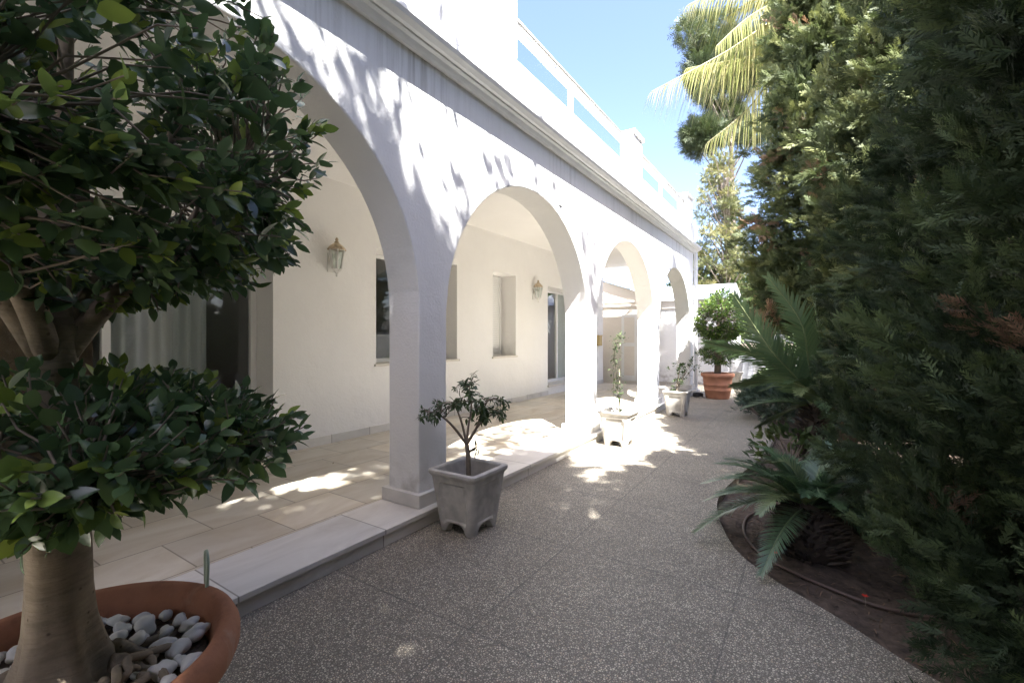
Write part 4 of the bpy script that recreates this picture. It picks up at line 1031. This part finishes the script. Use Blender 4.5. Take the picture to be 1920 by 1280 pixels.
for k in range(7):  # a few more clumps added for dapples on the facade
    cs.append((np.array([.75, 1.15, 8.6])+rg.normal(0, 1, 3)*np.array([.35, .4, .35]), (.17, .17, .12)))
clump_tree('umbrella_pine', 'umbrella pine shading the porch from behind the photographer', 1.2, -3.2, 7.2, cs, 15000, .16, M['pine'], LEAF_LOW, 141, .15, limbs=9)
for k, (x, y, hh, rr) in enumerate(((-1.1, -7.6, 5.0, 2.0), (.9, -7.8, 5.5, 2.0))):  # unseen trees added to block light from behind the camera
    rg = np.random.default_rng(150+k); cs = []
    for j in range(22):
        v = unit(rg.normal(0, 1, 3)); cs.append((np.array([x, y, hh*.5])+v*np.array([rr*.75, rr*.75, hh*.42]), (rr*.42, rr*.42, hh*.16)))
    clump_tree('bushy_tree', ('bushy tree added unseen behind the photographer to cut light, beside the porch', 'taller bushy tree added unseen behind the photographer to cut light')[k], x, y, hh*.8, cs, 3600, .28, M['pine'], LEAF_LOW, 160+k, .14)
far = [('bushy_tree', 'dark bushy tree above the outbuilding roof', 1300, 17.5, 4.2, 2.0, 0), ('bushy_tree', 'green bushy tree over the low end wall', 1430, 17, 4.0, 2.5, 1), ('bushy_tree', 'green tree behind the row of cypresses', 1560, 16, 5.5, 2.4, 1),
       ('bushy_tree', 'broad tree far behind the dark cypresses', 1750, 15, 6.5, 2.6, 0), ('bushy_tree', 'tall leafy tree behind the annexe roof', 1190, 24, 4.0, 2.2, 0), ('bushy_tree', 'wide tree beyond the boundary wall', 1960, 11, 6.5, 2.6, 0)]
for k, (nm, lb, px, D, hh, rr, kind) in enumerate(far):
    rg = np.random.default_rng(90+k); b = atd(px, 632, D); cs = []
    for j in range(16):
        v = unit(rg.normal(0, 1, 3)); v[2] = abs(v[2])*1.1-.35; cs.append((np.array([b[0], b[1], hh*.55])+v*np.array([rr*.7, rr*.7, hh*.38]), (rr*.4, rr*.4, hh*.17)))
    clump_tree(nm, lb, b[0], b[1], hh*.8, cs, 3600, .26, M['bush'] if kind else M['pine'], LEAF_LOW, 100+k, .16, 'trees beyond the garden walls')

# ------------------------------------------------------------------ bed details
hp = [atz(x, y, -.052) for x, y in ((1440, 955), (1402, 968), (1396, 1000), (1430, 1042), (1500, 1078), (1570, 1108), (1650, 1137), (1760, 1160))]
m = MB(); m.tube(smooth_poly(hp, 6), .010, 8); tag(m.build('drip_hose', M['hose']), 'brown drip hose curving over the dark soil of the bed', 'hose')
def flower(px, py, label):
    q = atz(px, py+20, -.06); t = thing('red_flower', label, 'flower', tuple(q))
    m = MB(); m.tube([q, q+np.array([.003, 0, .03]), q+np.array([0, .003, .06])], .0022, 5); m.build('stem', M['twig'], t)
    m = MB()
    for k in range(6):
        a = k*PI/3; c = q+np.array([0, .003, .062]); d = np.array([math.cos(a), math.sin(a), .3]); s_ = np.array([-math.sin(a), math.cos(a), 0])
        m.add([c, c+d*.010+s_*.006, c+d*.018, c+d*.010-s_*.006], [(0, 1, 2, 3)])
    m.build('petals', M['red'], t, merge=False)
flower(1622, 1120, 'tiny red flower standing by the hose near the cypress'); flower(1453, 1035, 'tiny red flower beside the bend of the hose')
rng = np.random.default_rng(121); n = 9000
xy = np.stack([rng.uniform(-.9, 2.2, n), rng.uniform(1.6, 9.5, n)], 1)
ex = np.interp(xy[:, 1], ed[:, 1], ed[:, 0]); keep = xy[:, 0] > ex+.03; xy = xy[keep]; n = len(xy)
pos = np.c_[xy, np.full(n, -.063)+rng.uniform(0, .012, n)]; dd = np.c_[rng.normal(0, 1, (n, 2)), rng.normal(0, .12, n)]
V, F = instances(LEAF_SLIM[0], LEAF_SLIM[1], pos, dd, rng.uniform(.012, .055, n), rng, None, rng.normal(0, .4, n), rng.uniform(.15, .8, n))
tag(np_mesh('leaf_litter', V, F, M['litter'], None, np.repeat(rng.uniform(0, 1, n), len(LEAF_SLIM[0]))), 'dry leaf litter scattered over the dark bed soil', 'leaf litter', kind='stuff')

rng = np.random.default_rng(131); n = 150
xy = np.stack([rng.uniform(-4.3, .4, n), rng.uniform(.3, 9.5, n)], 1); ex = np.interp(xy[:, 1], ed[:, 1], ed[:, 0])
near_edge = (ex-xy[:, 0] < .22) | (np.abs(xy[:, 0]+2.2) < .09) | ((xy[:, 0] < -2.75) & (rng.uniform(0, 1, n) < .35)); xy = xy[near_edge & (xy[:, 0] < ex-.02)]; n = len(xy)
pos = np.c_[xy, np.where(xy[:, 0] < -2.27, FL, 0)+.006]; dd = np.c_[rng.normal(0, 1, (n, 2)), rng.normal(0, .06, n)]
V, F = instances(LEAF_SLIM[0], LEAF_SLIM[1], pos, dd, rng.uniform(.02, .05, n), rng, None, rng.normal(0, .15, n), np.full(n, .7))
V[:, 2] = np.maximum(V[:, 2], np.where(V[:, 0] < -2.27, FL, 0)+.003)
tag(np_mesh('fallen_leaves', V, F, M['litter'], None, np.repeat(rng.uniform(0, 1, n), len(LEAF_SLIM[0]))), 'few dry leaves fallen along the path edges and on the porch floor', 'fallen leaves', kind='stuff')
for o in bpy.data.objects:
    if '_loc' in o.keys(): del o['_loc']
